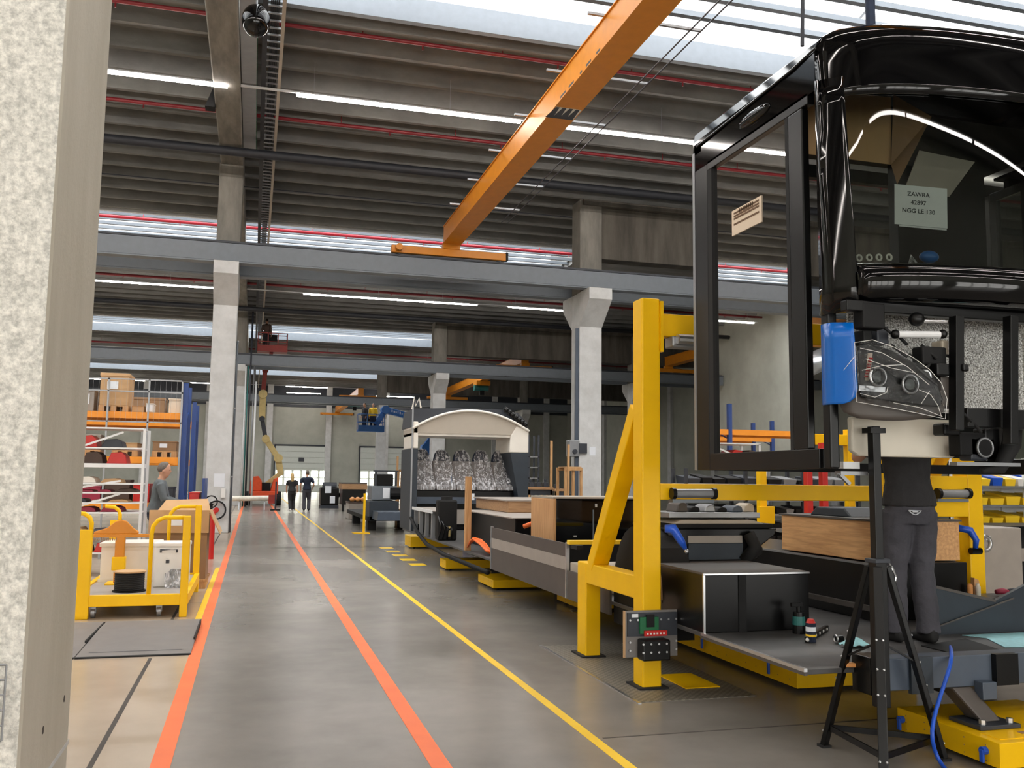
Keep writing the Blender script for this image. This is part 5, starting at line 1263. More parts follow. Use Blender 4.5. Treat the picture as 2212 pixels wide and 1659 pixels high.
boxpart(t, 'arm', 'crane_orange', c.x - 0.34, c.x + 0.36, 12.06, 12.14, 0.79, 0.83, 0.006); boxpart(t, 'mast', 'crane_orange', c.x - 0.055, c.x + 0.055, 12.06, 12.14, 0.232, 0.8, 0.01); boxpart(t, 'sleeve', 'yellow', c.x - 0.08, c.x + 0.07, 12.04, 12.16, 0.40, 0.56, 0.01); boxpart(t, 'base', 'yellow', c.x - 0.14, c.x + 0.14, 12.0, 12.3, 0.232, 0.25)
strokes(t, 'print', 'cardboard_dark', (c.x - 0.32, 12.058, 0.755), (1, 0, 0), (0, 0, 1), 14, 0.014, 0.035, seed=3)
# cardboard box on a pallet
t = thing('cardboard_box', 'big open cardboard box with hanging flaps behind the yellow cart', 'box', (-0.95, 13.95, 0.13))
boxpart(t, 'body', 'cardboard_dark', -1.3, -0.57, 13.5, 14.3, 0.131, 1.03); boxpart(t, 'front_flap', 'cardboard', -1.33, -0.55, 13.46, 13.48, 0.76, 1.07)
MB().add([(-0.555, 13.5, 1.06), (-0.555, 14.3, 1.06), (-0.40, 14.3, 0.74), (-0.40, 13.5, 0.74)], [(0, 1, 2, 3)]).build('side_flap', 'cardboard', t, solid=0.012)
MB().add([(-1.3, 14.3, 1.03), (-0.57, 14.3, 1.03), (-0.62, 14.45, 1.2), (-1.2, 14.42, 1.18)], [(0, 1, 2, 3)]).build('back_flap', 'cardboard', t, solid=0.012)
boxpart(t, 'label', 'paper', -1.06, -0.9, 13.455, 13.46, 0.86, 1.0)
t = thing('wooden_pallet', 'wooden pallet under the big cardboard box', 'pallet', (-0.95, 13.9, 0))
for x in (-1.3, -0.95, -0.61): boxpart(t, 'block', 'timber', x - 0.05, x + 0.05, 13.45, 14.35, 0.0, 0.1)
for i in range(5): boxpart(t, 'board', 'timber', -1.36, -0.54, 13.44 + 0.19 * i, 13.57 + 0.19 * i, 0.1, 0.13)
# ramp plates
for k, (xa, xb, lb) in enumerate(((-1.375, -0.455, 'grey steel ramp plate with black front lip beside the orange line'), (-2.4, -1.385, 'grey steel ramp plate next to the concrete column'))):
    t = thing('ramp_plate', lb, 'ramp', ((xa + xb) / 2, 9.5, 0))
    MB().prism([(8.62, 0.0), (10.34, 0.0), (10.34, 0.05), (9.9, 0.05), (8.62, 0.012)], 'x', xa, xb).build('plate', 'plate_grey', t)
    MB().box(xa, xb, 8.58, 8.62, 0.0, 0.012).build('lip', 'rubber', t)
    MB().box(xb - 0.012, xb + 0.002, 9.2, 10.3, 0.0, 0.052).build('side_edge', 'rubber', t)
    MB().add([(xa + 0.08, 8.78, 0.0182), (xb - 0.08, 8.78, 0.0182), (xb - 0.08, 8.765, 0.0178), (xa + 0.08, 8.765, 0.0178)], [(0, 1, 2, 3)]).build('groove', 'ink', t)
# wire mesh box at the foot of the near column
t = thing('wire_mesh_box', 'small grey wire mesh box hung on the rough concrete column', 'mesh box', (-0.95, 2.77, 0.68))
pr = FY(14, 1436, 2.79); pb = FY(8, 1600, 2.79)
mb = MB()
for i in range(6): z = pr.z + (pb.z - pr.z) * i / 5; mb.cyl((-1.2, 2.79, z), (pr.x, 2.79, z), 0.003, 6); mb.cyl((pr.x - 0.03, 2.79, z), (pr.x - 0.03, 2.83, z), 0.003, 6)
for i in range(9): x = pr.x - 0.05 * i; mb.cyl((x, 2.79, pb.z), (x, 2.79, pr.z), 0.003, 6)
mb.build('mesh', 'grey_metal', t)['kind'] = 'stuff'
# ================================================================== pallet rack
rk = thing('pallet_rack', 'pallet rack with blue uprights and orange beams behind the yellow cart', 'rack', (-2.7, 19.9, 0))
for y in (18.5, 21.3):
    for x in (-1.33, -4.1, -6.9):
        boxpart(rk, 'upright', 'blue_rack', x, x + 0.09, y, y + 0.09, 0, 3.3 if y < 20 else 3.15)
        boxpart(rk, 'upright', 'blue_rack', x, x + 0.09, y + 0.95, y + 1.04, 0, 3.3 if y < 20 else 3.15)
        for i in range(5): MB().bar((x + 0.045, y + 0.05, 0.3 + 0.55 * i), (x + 0.045, y + 1.0, 0.6 + 0.55 * i), 0.025, 0.025).build('lattice', 'blue_rack', rk)
    for z in (0.9, 1.76, 2.6):
        for (xa, xb) in ((-6.81, -4.1), (-4.01, -1.33)):
            boxpart(rk, 'beam', 'rack_orange', xa, xb, y + 0.01, y + 0.06, z, z + 0.12)
            boxpart(rk, 'beam', 'rack_orange', xa, xb, y + 0.97, y + 1.02, z, z + 0.12)
            boxpart(rk, 'shelf', 'timber', xa, xb, y + 0.06, y + 0.97, z + 0.1, z + 0.125)
def goods(x0, x1, y0, d, z, h, mat, label, lab=None, pallet=False):
    t = thing('storage_box', label, 'box', ((x0 + x1) / 2, y0 + d / 2, z))
    if pallet:
        for i in range(3): boxpart(t, 'pallet_block', 'timber', x0 + (x1 - x0 - 0.1) * i / 2, x0 + (x1 - x0 - 0.1) * i / 2 + 0.1, y0, y0 + d, z, z + 0.09)
        boxpart(t, 'pallet_board', 'timber', x0, x1, y0, y0 + d, z + 0.09, z + 0.11); z += 0.11; h -= 0.11
    boxpart(t, 'carton', mat, x0 + 0.01, x1 - 0.01, y0 + 0.01, y0 + d, z, z + h * 0.94, 0.008)
    boxpart(t, 'lid', mat, x0, x1, y0, y0 + d, z + h * 0.9, z + h, 0.006)
    if lab: boxpart(t, 'label', 'paper', x0 + (x1 - x0) * lab[0], x0 + (x1 - x0) * lab[1], y0 - 0.004, y0 + 0.001, z + h * lab[2], z + h * lab[3])
    return t
zt = 2.726
goods(-2.82, -2.3, 18.55, 0.8, zt, 0.72, 'cardboard', 'tall brown carton with a white label on the top rack shelf', (0.25, 0.62, 0.5, 0.74), True)
goods(-2.25, -2.02, 18.6, 0.5, zt, 0.12, 'cardboard', 'flat brown carton beside the tall carton on the rack')
goods(-2.0, -1.85, 18.58, 0.4, zt, 0.17, 'white_plastic', 'small white labelled box on the top rack shelf', (0.1, 0.8, 0.1, 0.8))
goods(-1.6, -1.35, 18.6, 0.5, zt, 0.28, 'paper_warm', 'pinkish carton at the end of the top rack shelf')
goods(-3.2, -2.9, 18.6, 0.7, zt, 0.4, 'skirt_light', 'grey carton with white label left of the tall carton', (0.1, 0.7, 0.3, 0.8))
zt = 1.886
goods(-1.85, -1.4, 18.58, 0.7, zt, 0.3, 'cardboard_dark', 'brown carton with white slip on the middle rack shelf', (0.3, 0.6, 0.35, 0.75), True)
goods(-2.55, -2.1, 18.58, 0.7, zt, 0.26, 'cardboard', 'brown carton on a pallet in the middle rack level', None, True)
goods(-3.2, -2.75, 18.6, 0.7, zt, 0.4, 'skirt_light', 'grey crate in the middle rack level beside the column', None, True)
zt = 1.026
for i, (x, w, h, m, lb) in enumerate(((-3.1, 0.4, 0.3, 'magenta', 'dark crimson bin on the low rack shelf'), (-2.65, 0.45, 0.42, 'brown_dark', 'dark brown crate on the low rack shelf'), (-2.15, 0.3, 0.35, 'red', 'red parts crate on the low rack shelf'), (-1.8, 0.38, 0.3, 'steel_dark', 'dark grey bin at the end of the low rack shelf'))): goods(x, x + w, 18.6, 0.6, zt, h, m, lb)
for i, (x, w, h, m, lb) in enumerate(((-2.6, 0.7, 0.5, 'cardboard_dark', 'brown carton on the far rack behind the labelled white box'), (-1.75, 0.35, 0.4, 'white_trim', 'white carton at the end of the far rack'))): goods(x, x + w, 21.35, 0.7, 2.726, h, m, lb)
mf = thing('mesh_guard', 'thin grey wire guard panel at the front of the pallet rack', 'guard', (-2.7, 18.44, 1.7))
for x in (-1.36, -1.95, -2.66, -3.4): boxpart(mf, 'guard_post', 'grey_metal', x, x + 0.03, 18.42, 18.45, 0.0, 3.34)
for z in (3.33, 2.53, 3.1): boxpart(mf, 'guard_rail', 'grey_metal', -3.6, -1.33, 18.42, 18.45, z - 0.012, z + 0.012)
mb = MB()
for i in range(24): mb.box(-3.6 + 0.098 * i, -3.597 + 0.098 * i, 18.43, 18.433, 2.55, 3.32)
mb.build('mesh', 'grey_metal', mf)['kind'] = 'stuff'
# white shelf trolley in front of the rack
tr = thing('shelf_trolley', 'white metal shelf trolley with long parts in front of the rack', 'trolley', (-2.2, 15.6, 0))
zs = [FY(250, v, 15.3).z for v in (925, 968, 1003, 1045, 1065, 1087, 1108)]
for x in (-1.66, -2.9):
    for y in (15.3, 15.95): boxpart(tr, 'post', 'white_metal', x, x + 0.04, y, y + 0.04, 0.08, zs[0])
    for y in (15.32, 15.97): MB().cyl((x, y, 0.04), (x + 0.04, y, 0.04), 0.04, 12).build('caster', 'rubber', tr)
for i, z in enumerate(zs + [0.6, 0.35]):
    s = boxpart(tr, 'shelf', 'white_metal', -2.9, -1.66, 15.3, 15.99, z - (0.05 if i == 2 else 0.012), z + 0.012)
for (za, zb) in ((1.88, 2.2), (0.98, 1.25), (1.3, 1.45)): MB().bar((-2.75, 15.32, za), (-1.95, 15.32, zb), 0.012, 0.03).build('diagonal', 'white_metal', tr)
rnd = random.Random(5)
cols = ['magenta', 'brown_dark', 'red', 'steel_dark', 'white_trim', 'cardboard', 'slate', 'magenta']
n_ = 0
for lv, z in ((2, zs[2] - 0.0), (3, zs[3]), (4, zs[4]), (5, zs[5]), (6, zs[6]), (1, zs[1]), (7, 0.6), (8, 0.35)):
    zt = z + 0.0125; hmax = {1: 0.28, 2: 0.26, 3: 0.24, 4: 0.12, 5: 0.13, 6: 0.13, 7: 0.2, 8: 0.2}[lv]
    if lv == 3: hmax = 0.25
    zo = {2: None}.get(lv)
    x = -2.85
    while x < -1.85:
        w = rnd.uniform(0.16, 0.34)
        if x + w > -1.68: break
        h = rnd.uniform(0.5, 0.85) * min(hmax, 0.22) * (0.6 if lv in (3, 4, 5) else 1)
        m = cols[n_ % 8]; n_ += 1
        nm = {'magenta': 'crimson', 'brown_dark': 'dark brown', 'red': 'red', 'steel_dark': 'dark grey', 'white_trim': 'off-white', 'cardboard': 'tan', 'slate': 'slate blue'}[m]
        mb = MB().prism([(x, zt), (x + w, zt), (x + w * 0.92, zt + h * 0.7), (x + w * 0.7, zt + h), (x + w * 0.2, zt + h * 0.9)], 'y', 15.36, 15.85)
        tag(mb.build('machine_part', m, bevel=0.01), '%s bus part on shelf %s of the white trolley' % (nm, ('', 'two', 'three', 'four', 'five', 'six', 'seven', 'eight', 'nine')[lv] + ' from the top'), 'part', 'parts on the white shelf trolley'); x += w + 0.05
# workbench, helmets and the man beside the rack
wbn = thing('workbench', 'blue workbench where the man in grey is working', 'workbench', (-0.98, 16.7, 0))
boxpart(wbn, 'top', 'skirt_light', -1.22, -0.76, 16.2, 17.3, 1.03, 1.07)
for x in (-1.2, -0.82):
    for y in (16.22, 17.22): boxpart(wbn, 'leg', 'blue_rack', x, x + 0.05, y, y + 0.05, 0, 1.03)
boxpart(wbn, 'back_panel', 'blue_rack', -0.8, -0.76, 16.2, 17.3, 1.07, 1.5)
for i, (y, m, lb) in enumerate(((16.3, 'red', 'red box on the blue workbench'), (16.7, 'amber', 'amber box on the blue workbench'), (17.0, 'white_plastic', 'white box on the blue workbench'))):
    t = thing('small_box', lb, 'box', (-0.9, y + 0.1, 1.0705)); boxpart(t, 'case', m, -1.0, -0.84, y, y + 0.2, 1.0705, 1.24, 0.01); boxpart(t, 'lid', m, -1.008, -0.832, y - 0.008, y + 0.208, 1.24, 1.265, 0.006)
t = thing('red_bin', 'red rounded bin below the workbench edge', 'bin', (-0.9, 15.6, 0))
MB().cyl((-0.92, 15.6, 0), (-0.92, 15.6, 1.02), 0.15, 18, 0.19).build('body', 'red', t); MB().ball((-0.92, 15.6, 1.02), 0.2, 0.2, 0.1, 18, 8).build('lid', 'red', t, smooth=True)
person('man in grey work jacket bending over the blue workbench', (-1.55, 16.7, 0), math.radians(-90), 1.0,
       [[(0.21, 0.02, 1.38), (0.26, 0.12, 1.14), (0.14, 0.36, 1.08)], [(-0.21, 0.02, 1.38), (-0.26, 0.12, 1.14), (-0.14, 0.36, 1.08)]], LEG_STAND, 'cloth_grey', 'cloth_navy', 'hair_grey', sleeve='long', lean=0.12, voxel=0.013)
t = thing('fire_extinguisher', 'red fire extinguisher with black hose beside the pale column', 'extinguisher', (-0.72, 18.2, 0))
MB().cyl((-0.72, 18.2, 0.0), (-0.72, 18.2, 0.85), 0.085, 18).ball((-0.72, 18.2, 0.85), 0.085, 0.085, 0.07, 18, 8).build('bottle', 'red', t); MB().cyl((-0.72, 18.2, 0.9), (-0.72, 18.2, 1.0), 0.03, 10).build('valve', 'black_matt', t)
MB().torus((-0.72, 18.12, 1.06), 0.11, 0.014, 'y').build('hose', 'rubber', t, smooth=True); boxpart(t, 'lever', 'black_matt', -0.8, -0.68, 18.17, 18.22, 1.0, 1.02)
# column equipment
t = thing('hose_reel', 'round black hose reel mounted low on the pale column', 'hose reel', (-0.8, 26.1, 1.0))
MB().torus((-0.9, 26.22, 0.62), 0.24, 0.025, 'y').build('hose', 'rubber', t, smooth=True); MB().cyl((-0.9, 26.16, 0.62), (-0.9, 26.3, 0.62), 0.07, 12).build('hub', 'red', t)
boxpart(t, 'notice', 'paper', -1.0, -0.72, 26.29, 26.3, 1.25, 1.6); boxpart(t, 'box', 'white_plastic', -0.8, -0.68, 26.22, 26.3, 0.95, 1.2, 0.01)
t = thing('downpipe', 'dark downpipe fixed to the side of the pale column', 'pipe', (-0.53, 26.6, 0))
MB().tube([(-0.545, 26.7, 0.0), (-0.545, 26.7, 5.2), (-0.545, 26.75, 5.3), (-0.545, 27.0, 5.35)], 0.03, 10).build('tube', 'steel_grey', t, smooth=True)
for z in (1.5, 3.4): boxpart(t, 'clip', 'grey_metal', -0.577, -0.51, 26.67, 26.73, z, z + 0.04)
t = thing('switch_box', 'grey electrical switch box with a plug on the column behind the frame', 'switch box', (9.35, 26.2, 2.6))
boxpart(t, 'case', 'grey_metal', 9.2, 9.52, 26.25, 26.6, 2.25, 2.75, 0.02); boxpart(t, 'bracket', 'steel_dark', 9.5, 9.75, 26.22, 26.3, 2.35, 2.65)
MB().cyl((9.36, 26.25, 2.4), (9.36, 26.18, 2.4), 0.07, 14).build('socket', 'steel_dark', t); boxpart(t, 'notice', 'paper', 9.85, 10.05, 26.29, 26.3, 2.3, 2.55)
# conduit on the right column face
tag(MB().box(9.42, 9.518, 26.35, 26.45, 0, 6.2).build('cable_conduit', 'slate'), 'blue-grey cable conduit running up the column behind the frame', 'conduit')
# ================================================================== far aisle: walkers, lifts
person('woman with blond hair in black top and trousers walking down the aisle', (1.72, 42.1, 0.0), math.radians(4), 0.96,
       [[(0.2, 0, 1.38), (0.24, -0.06, 1.13), (0.24, -0.02, 0.9)], [(-0.2, 0, 1.38), (-0.24, 0.03, 1.13), (-0.23, 0.12, 0.9)]],
       [[(0.085, 0, 0.88), (0.09, 0.1, 0.5), (0.08, 0.0, 0.1)], [(-0.085, 0, 0.88), (-0.08, -0.02, 0.48), (-0.07, -0.22, 0.13)]], 'cloth_black', 'cloth_black', 'hair_blond', long_hair=True, voxel=0.016, shoes='white_plastic')
person('man in navy polo shirt and grey trousers walking beside the woman', (2.42, 43.0, 0.0), math.radians(-3), 1.04,
       [[(0.22, 0, 1.38), (0.29, -0.04, 1.13), (0.24, 0.14, 0.98)], [(-0.22, 0, 1.38), (-0.28, -0.04, 1.13), (-0.26, 0.04, 0.9)]],
       [[(0.09, 0, 0.88), (0.1, 0.08, 0.49), (0.1, -0.06, 0.1)], [(-0.09, 0, 0.88), (-0.1, 0.0, 0.48), (-0.1, -0.12, 0.1)]], 'cloth_navy', 'cloth_trouser', 'hair_grey', voxel=0.016)
def lift(name, label, Y, base, arms, basket, mats, print_=None):
    cb, ca, cc = mats
    t = thing(name, label, 'boom lift', base)
    x, y = base[0], base[1]
    boxpart(t, 'chassis', cb, x - 0.75, x + 0.75, y - 1.0, y + 1.2, 0.3, 0.75, 0.04)
    for dx in (-0.8, 0.8):
        for dy in (-0.75, 0.95): MB().cyl((x + dx - 0.12, y + dy, 0.36), (x + dx + 0.12, y + dy, 0.36), 0.36, 18).build('wheel', 'rubber', t)
    MB().prism([(x - 0.75, 0.75), (x - 0.1, 0.75), (x - 0.12, 1.3), (x - 0.3, 1.55), (x - 0.68, 1.5)], 'y', y - 0.9, y + 0.9).build('engine_cover', cb, t, bevel=0.03)
    MB().prism([(x + 0.35, 0.75), (x + 0.75, 0.75), (x + 0.75, 1.5), (x + 0.5, 1.4)], 'y', y - 0.9, y + 0.9).build('engine_cover', cb, t, bevel=0.03)
    boxpart(t, 'turret', 'black_matt', x - 0.1, x + 0.35, y - 0.6, y + 0.6, 0.75, 1.2)
    for (p, q, w, m) in arms: MB().bar(p, q, w, w * 1.2, up=(0, 1, 0)).build('boom', m, t, bevel=0.02)
    for (p, q, w, m) in arms[:-1]: MB().cyl(Vector(q) - Vector((0, w, 0)), Vector(q) + Vector((0, w, 0)), w * 0.7, 12).build('joint', m, t)
    bx, by, bz, bw, bh = basket
    k = boxpart(t, 'basket_floor', cc, bx - bw / 2, bx + bw / 2, by - 0.45, by + 0.45, bz, bz + 0.12)
    boxpart(t, 'basket_skirt', cc, bx - bw / 2, bx + bw / 2, by - 0.47, by - 0.45, bz, bz + bh * 0.35)
    for dx in (-bw / 2, -bw / 6, bw / 6, bw / 2 - 0.04):
        for dy in (-0.45, 0.41): boxpart(t, 'basket_post', cc, bx + dx, bx + dx + 0.04, by + dy, by + dy + 0.04, bz, bz + bh)
    for z in (bz + bh * 0.55, bz + bh):
        for dy in (-0.45, 0.41): boxpart(t, 'basket_rail', cc, bx - bw / 2, bx + bw / 2, by + dy, by + dy + 0.04, z - 0.04, z)
        for dx in (-bw / 2, bw / 2 - 0.04): boxpart(t, 'basket_rail', cc, bx + dx, bx + dx + 0.04, by - 0.45, by + 0.45, z - 0.04, z)
    boxpart(t, 'control_box', 'black_matt', bx - 0.2, bx + 0.25, by + 0.25, by + 0.4, bz + bh * 0.6, bz + bh)
    return t
Y = 52.0
def q(u, v, Y): return FY(u, v, Y)
b0 = (0.62, 52.0, 0.0); bk = q(588, 762, 52)
lift('boom_lift', 'orange boom lift with cream arms and a raised red basket', 52, b0,
     [((0.75, 52, 1.1), q(606, 1022, 52), 0.24, 'cream'), (q(606, 1022, 52), q(601, 990, 52), 0.34, 'cream'), (q(601, 990, 52), q(574, 948, 52), 0.3, 'cream'), (q(574, 948, 52), q(566, 905, 52), 0.22, 'steel_dark'), (q(566, 905, 52), q(568, 852, 52), 0.34, 'cream'), (q(568, 852, 52), q(573, 800, 52), 0.24, 'lift_red'), (q(573, 800, 52), (bk.x, 52, bk.z + 0.1), 0.18, 'lift_red')],
     (bk.x, 52.0, bk.z, 1.6, 1.05), ('lift_orange', 'cream', 'lift_red'))
person('person in dark red work clothes standing in the red basket', (bk.x - 0.35, 52.0, bk.z + 0.121), math.radians(-20), 1.0, ARM_DOWN, LEG_STAND, 'brown_dark', 'cloth_black', 'hair_dark', sleeve='long', voxel=0.018)
bk = q(800, 933, 60); 
lift('boom_lift', 'blue boom lift with a raised blue basket behind the white rear arch', 60, (13.2, 60.0, 0.0),
     [((13.2, 60, 1.1), q(918, 968, 60), 0.4, 'blue_lift'), (q(918, 968, 60), q(944, 930, 60), 0.42, 'blue_lift'), (q(944, 930, 60), q(896, 903, 60), 0.4, 'blue_lift'), (q(896, 903, 60), q(832, 886, 60), 0.4, 'blue_lift'), (q(832, 886, 60), q(812, 918, 60), 0.34, 'blue_lift')],
     (bk.x, 60.0, bk.z, 1.7, 1.15), ('blue_lift', 'blue_lift', 'blue_lift'))
bl = [o for o in COL.objects if o.name.startswith('boom_lift')][-1]
pa = q(846, 890, 59.7); pb = q(884, 900, 59.7)
strokes(bl, 'boom_print', 'paper', pa, pb - pa, (0, 0, 1), 9, 0.09, 0.2, seed=9)
person('person in yellow work vest standing in the blue basket', (bk.x + 0.15, 60.0, bk.z + 0.121), math.radians(160), 1.0, ARM_DOWN, LEG_STAND, 'yellow_line', 'cloth_navy', 'hair_dark', sleeve='long', voxel=0.018)
person('person in dark work clothes standing in the blue basket', (bk.x - 0.4, 60.0, bk.z + 0.121), math.radians(120), 1.0, ARM_DOWN, LEG_STAND, 'cloth_black', 'cloth_navy', 'hair_dark', sleeve='long', voxel=0.018)
# plastic pipe on trestles near the orange lift
t = thing('plastic_pipe', 'pale plastic pipe on trestles before the orange boom lift', 'pipe', (0.1, 44, 0.0))
a = q(502, 1077, 44); b = q(586, 1076, 44)
MB().cyl(a, b, 0.12, 14).build('tube', 'pvc', t)
for x in (a.x + 0.3, b.x - 0.3):
    MB().bar((x, 43.7, 0), (x, 44, a.z - 0.12), 0.04, 0.04).build('trestle_leg', 'grey_metal', t); MB().bar((x, 44.3, 0), (x, 44, a.z - 0.12), 0.04, 0.04).build('trestle_leg', 'grey_metal', t)
t = thing('barrier_stand', 'red and dark barrier stand beside the plastic pipe', 'barrier', (1.05, 43.4, 0))
boxpart(t, 'post', 'steel_dark', 1.03, 1.1, 43.4, 43.47, 0.0, 1.3); boxpart(t, 'panel', 'lift_red', 0.75, 1.03, 43.42, 43.45, 0.3, 0.7); boxpart(t, 'foot', 'rubber', 0.85, 1.28, 43.25, 43.6, 0.0, 0.06)
# ================================================================== next bus chassis and engines down the row
t = thing('engine_unit', 'black engine unit with white labels standing in the aisle row', 'engine', (4.2, 46.8, 0))
a = q(692, 1095, 46.5); b = q(733, 1042, 46.5)
boxpart(t, 'block', 'black_satin', a.x, b.x, 46.5, 47.6, 0.15, b.z - 0.25, 0.06); boxpart(t, 'skid', 'steel_dark', a.x, b.x, 46.5, 47.6, 0.0, 0.15)
MB().cyl((a.x + 0.1, 46.9, b.z - 0.2), (b.x - 0.1, 46.9, b.z - 0.2), 0.2, 14).build('head', 'steel_dark', t); MB().tube([(b.x, 46.7, 0.6), (b.x + 0.2, 46.5, 0.9), (b.x, 46.5, 1.2)], 0.08, 10).build('pipe', 'black_gloss', t, smooth=True)
boxpart(t, 'label', 'paper', a.x + 0.2, a.x + 0.5, 46.48, 46.5, 0.75, 1.1); boxpart(t, 'label', 'paper', a.x + 0.45, a.x + 0.7, 46.48, 46.5, 0.25, 0.6)
t = thing('wood_podium', 'wood-topped seat podium on dark legs beyond the black engine unit', 'podium', (5.5, 43.5, 0))
a = q(738, 1052, 42.5); b = q(793, 1062, 42.5)
boxpart(t, 'panel', 'wood_x', a.x, b.x, 42.5, 44, 1.0, 1.24); boxpart(t, 'top', 'skirt_dark', a.x, b.x, 42.5, 44, 1.24, 1.3)
boxpart(t, 'base', 'black_satin', a.x + 0.05, b.x - 0.05, 42.6, 43.9, 0.3, 1.0)
for x in (a.x + 0.05, b.x - 0.15): boxpart(t, 'leg', 'black_matt', x, x + 0.1, 42.6, 42.7, 0, 0.3)
t = thing('brown_crate', 'brown crate with amber parts on the floor before the wood podium', 'crate', (4.9, 36, 0))
a = q(753, 1112, 34.5); b = q(790, 1078, 34.5)
boxpart(t, 'body', 'skirt_light', a.x, b.x, 34.5, 35.6, 0.0, b.z - 0.1, 0.02); boxpart(t, 'rim', 'brown_dark', a.x - 0.02, b.x + 0.02, 34.48, 35.62, b.z - 0.16, b.z - 0.1)
for i in range(3): MB().ball((a.x + 0.15 + 0.2 * i, 34.8, b.z - 0.02), 0.1, 0.12, 0.09).build('part', 'amber', t, smooth=True)
tag(MB().box(4.0, 4.6, 39.5, 40.1, 0.0, 0.16).prism([(4.0, 0.16), (4.6, 0.16), (4.5, 0.22), (4.1, 0.22)], 'y', 39.5, 40.1).build('floor_chock', 'yellow', bevel=0.01), 'yellow floor chock by the brown crate', 'chock')
t = thing('engine_carrier', 'dark slate bus rear frame with battery block and white notice, next in the row', 'bus chassis', (4.6, 28, 0))
a = q(797, 1122, 27.0); b = q(862, 1083, 27.0)
boxpart(t, 'block', 'dark_slate', a.x, b.x, 27.0, 28.5, a.z - 0.05, b.z, 0.02); boxpart(t, 'skid', 'black_matt', a.x - 0.05, b.x + 0.9, 27.0, 33, 0.3, 0.42)
for x in (a.x, b.x + 0.6): boxpart(t, 'wheel_block', 'rubber', x, x + 0.25, 27.3, 27.7, 0, 0.3); boxpart(t, 'wheel_block', 'rubber', x, x + 0.25, 31.3, 31.7, 0, 0.3)
c_ = q(815, 1125, 25.8); d_ = q(890, 1106, 25.8)
MB().prism([(c_.x, c_.z), (d_.x, c_.z), (d_.x + 0.1, d_.z), (c_.x + 0.02, d_.z)], 'y', 25.8, 27.0).build('tray', 'slate', t, bevel=0.01)
e_ = q(802, 1080, 27.4); f_ = q(858, 1050, 27.4)
boxpart(t, 'equipment', 'steel_grey', e_.x, f_.x, 27.4, 28.4, e_.z, f_.z, 0.02); boxpart(t, 'equipment', 'black_satin', e_.x + 0.15, f_.x - 0.1, 27.5, 28.3, f_.z, f_.z + 0.36, 0.03)
MB().cyl((f_.x - 0.2, 27.45, e_.z + 0.2), (f_.x + 0.1, 27.45, e_.z + 0.2), 0.18, 14).build('fan', 'black_matt', t); boxpart(t, 'notice', 'paper', f_.x - 0.42, f_.x - 0.22, 27.38, 27.4, e_.z + 0.05, e_.z + 0.36); boxpart(t, 'top_bar', 'steel_dark', e_.x + 0.05, f_.x + 0.05, 27.5, 27.56, f_.z + 0.42, f_.z + 0.46)
boxpart(t, 'top_post', 'steel_dark', f_.x - 0.05, f_.x + 0.01, 27.5, 27.56, f_.z, f_.z + 0.42); boxpart(t, 'top_post', 'steel_dark', e_.x + 0.1, e_.x + 0.16, 27.5, 27.56, f_.z, f_.z + 0.42)
t = thing('yellow_post', 'thin yellow post on a foot plate beside the dark slate frame', 'post', (3.15, 26.0, 0))
a = q(786, 1138, 26); boxpart(t, 'pole', 'yellow', a.x - 0.03, a.x + 0.03, 26.0, 26.06, 0.02, 1.1); boxpart(t, 'foot', 'yellow', a.x - 0.3, a.x + 0.15, 25.8, 26.3, 0.0, 0.02)
def timber_rack(x0, x1, y, h, label, n=3):
    t = thing('timber_rack', label, 'rack', ((x0 + x1) / 2, y, 0))
    for i in range(n + 1):
        x = x0 + (x1 - x0) * i / n
        for dy in (0, 0.6): boxpart(t, 'post', 'timber', x - 0.03, x + 0.03, y + dy, y + dy + 0.06, 0, h)
    for z in (0.35, h * 0.5, h - 0.08):
        for dy in (0, 0.6): boxpart(t, 'rail', 'timber', x0, x1, y + dy - 0.03, y + dy, z, z + 0.08)
        boxpart(t, 'shelf', 'cardboard', x0, x1, y, y + 0.6, z + 0.08, z + 0.1)
    return t
a = q(866, 1080, 32); b = q(886, 1015, 32); timber_rack(a.x, b.x + 0.2, 32, b.z, 'wooden frame rack left of the white rear arch', 1)
tag(MB().box(q(857, 1080, 30).x - 0.03, q(857, 1080, 30).x + 0.03, 30, 30.06, 0, q(857, 985, 30).z).build('timber_pole', 'timber'), 'tall pale timber pole left of the white rear arch', 'pole')
a = q(1222, 1075, 21.5); b = q(1256, 1010, 21.5); timber_rack(a.x, b.x, 21.5, b.z, 'pale wooden trestle rack before the switch box column', 2)
tag(MB().box(q(1228, 1075, 21).x - 0.025, q(1228, 1075, 21).x + 0.025, 21, 21.05, 0, q(1228, 960, 21).z).build('timber_pole', 'timber'), 'tall pale timber pole by the wooden trestle rack', 'pole')
tag(MB().box(q(1191, 1060, 24).x - 0.03, q(1191, 1060, 24).x + 0.03, 24, 24.06, 0, q(1191, 952, 24).z).build('timber_pole', 'timber'), 'tall pale timber pole behind the light work tables', 'pole')
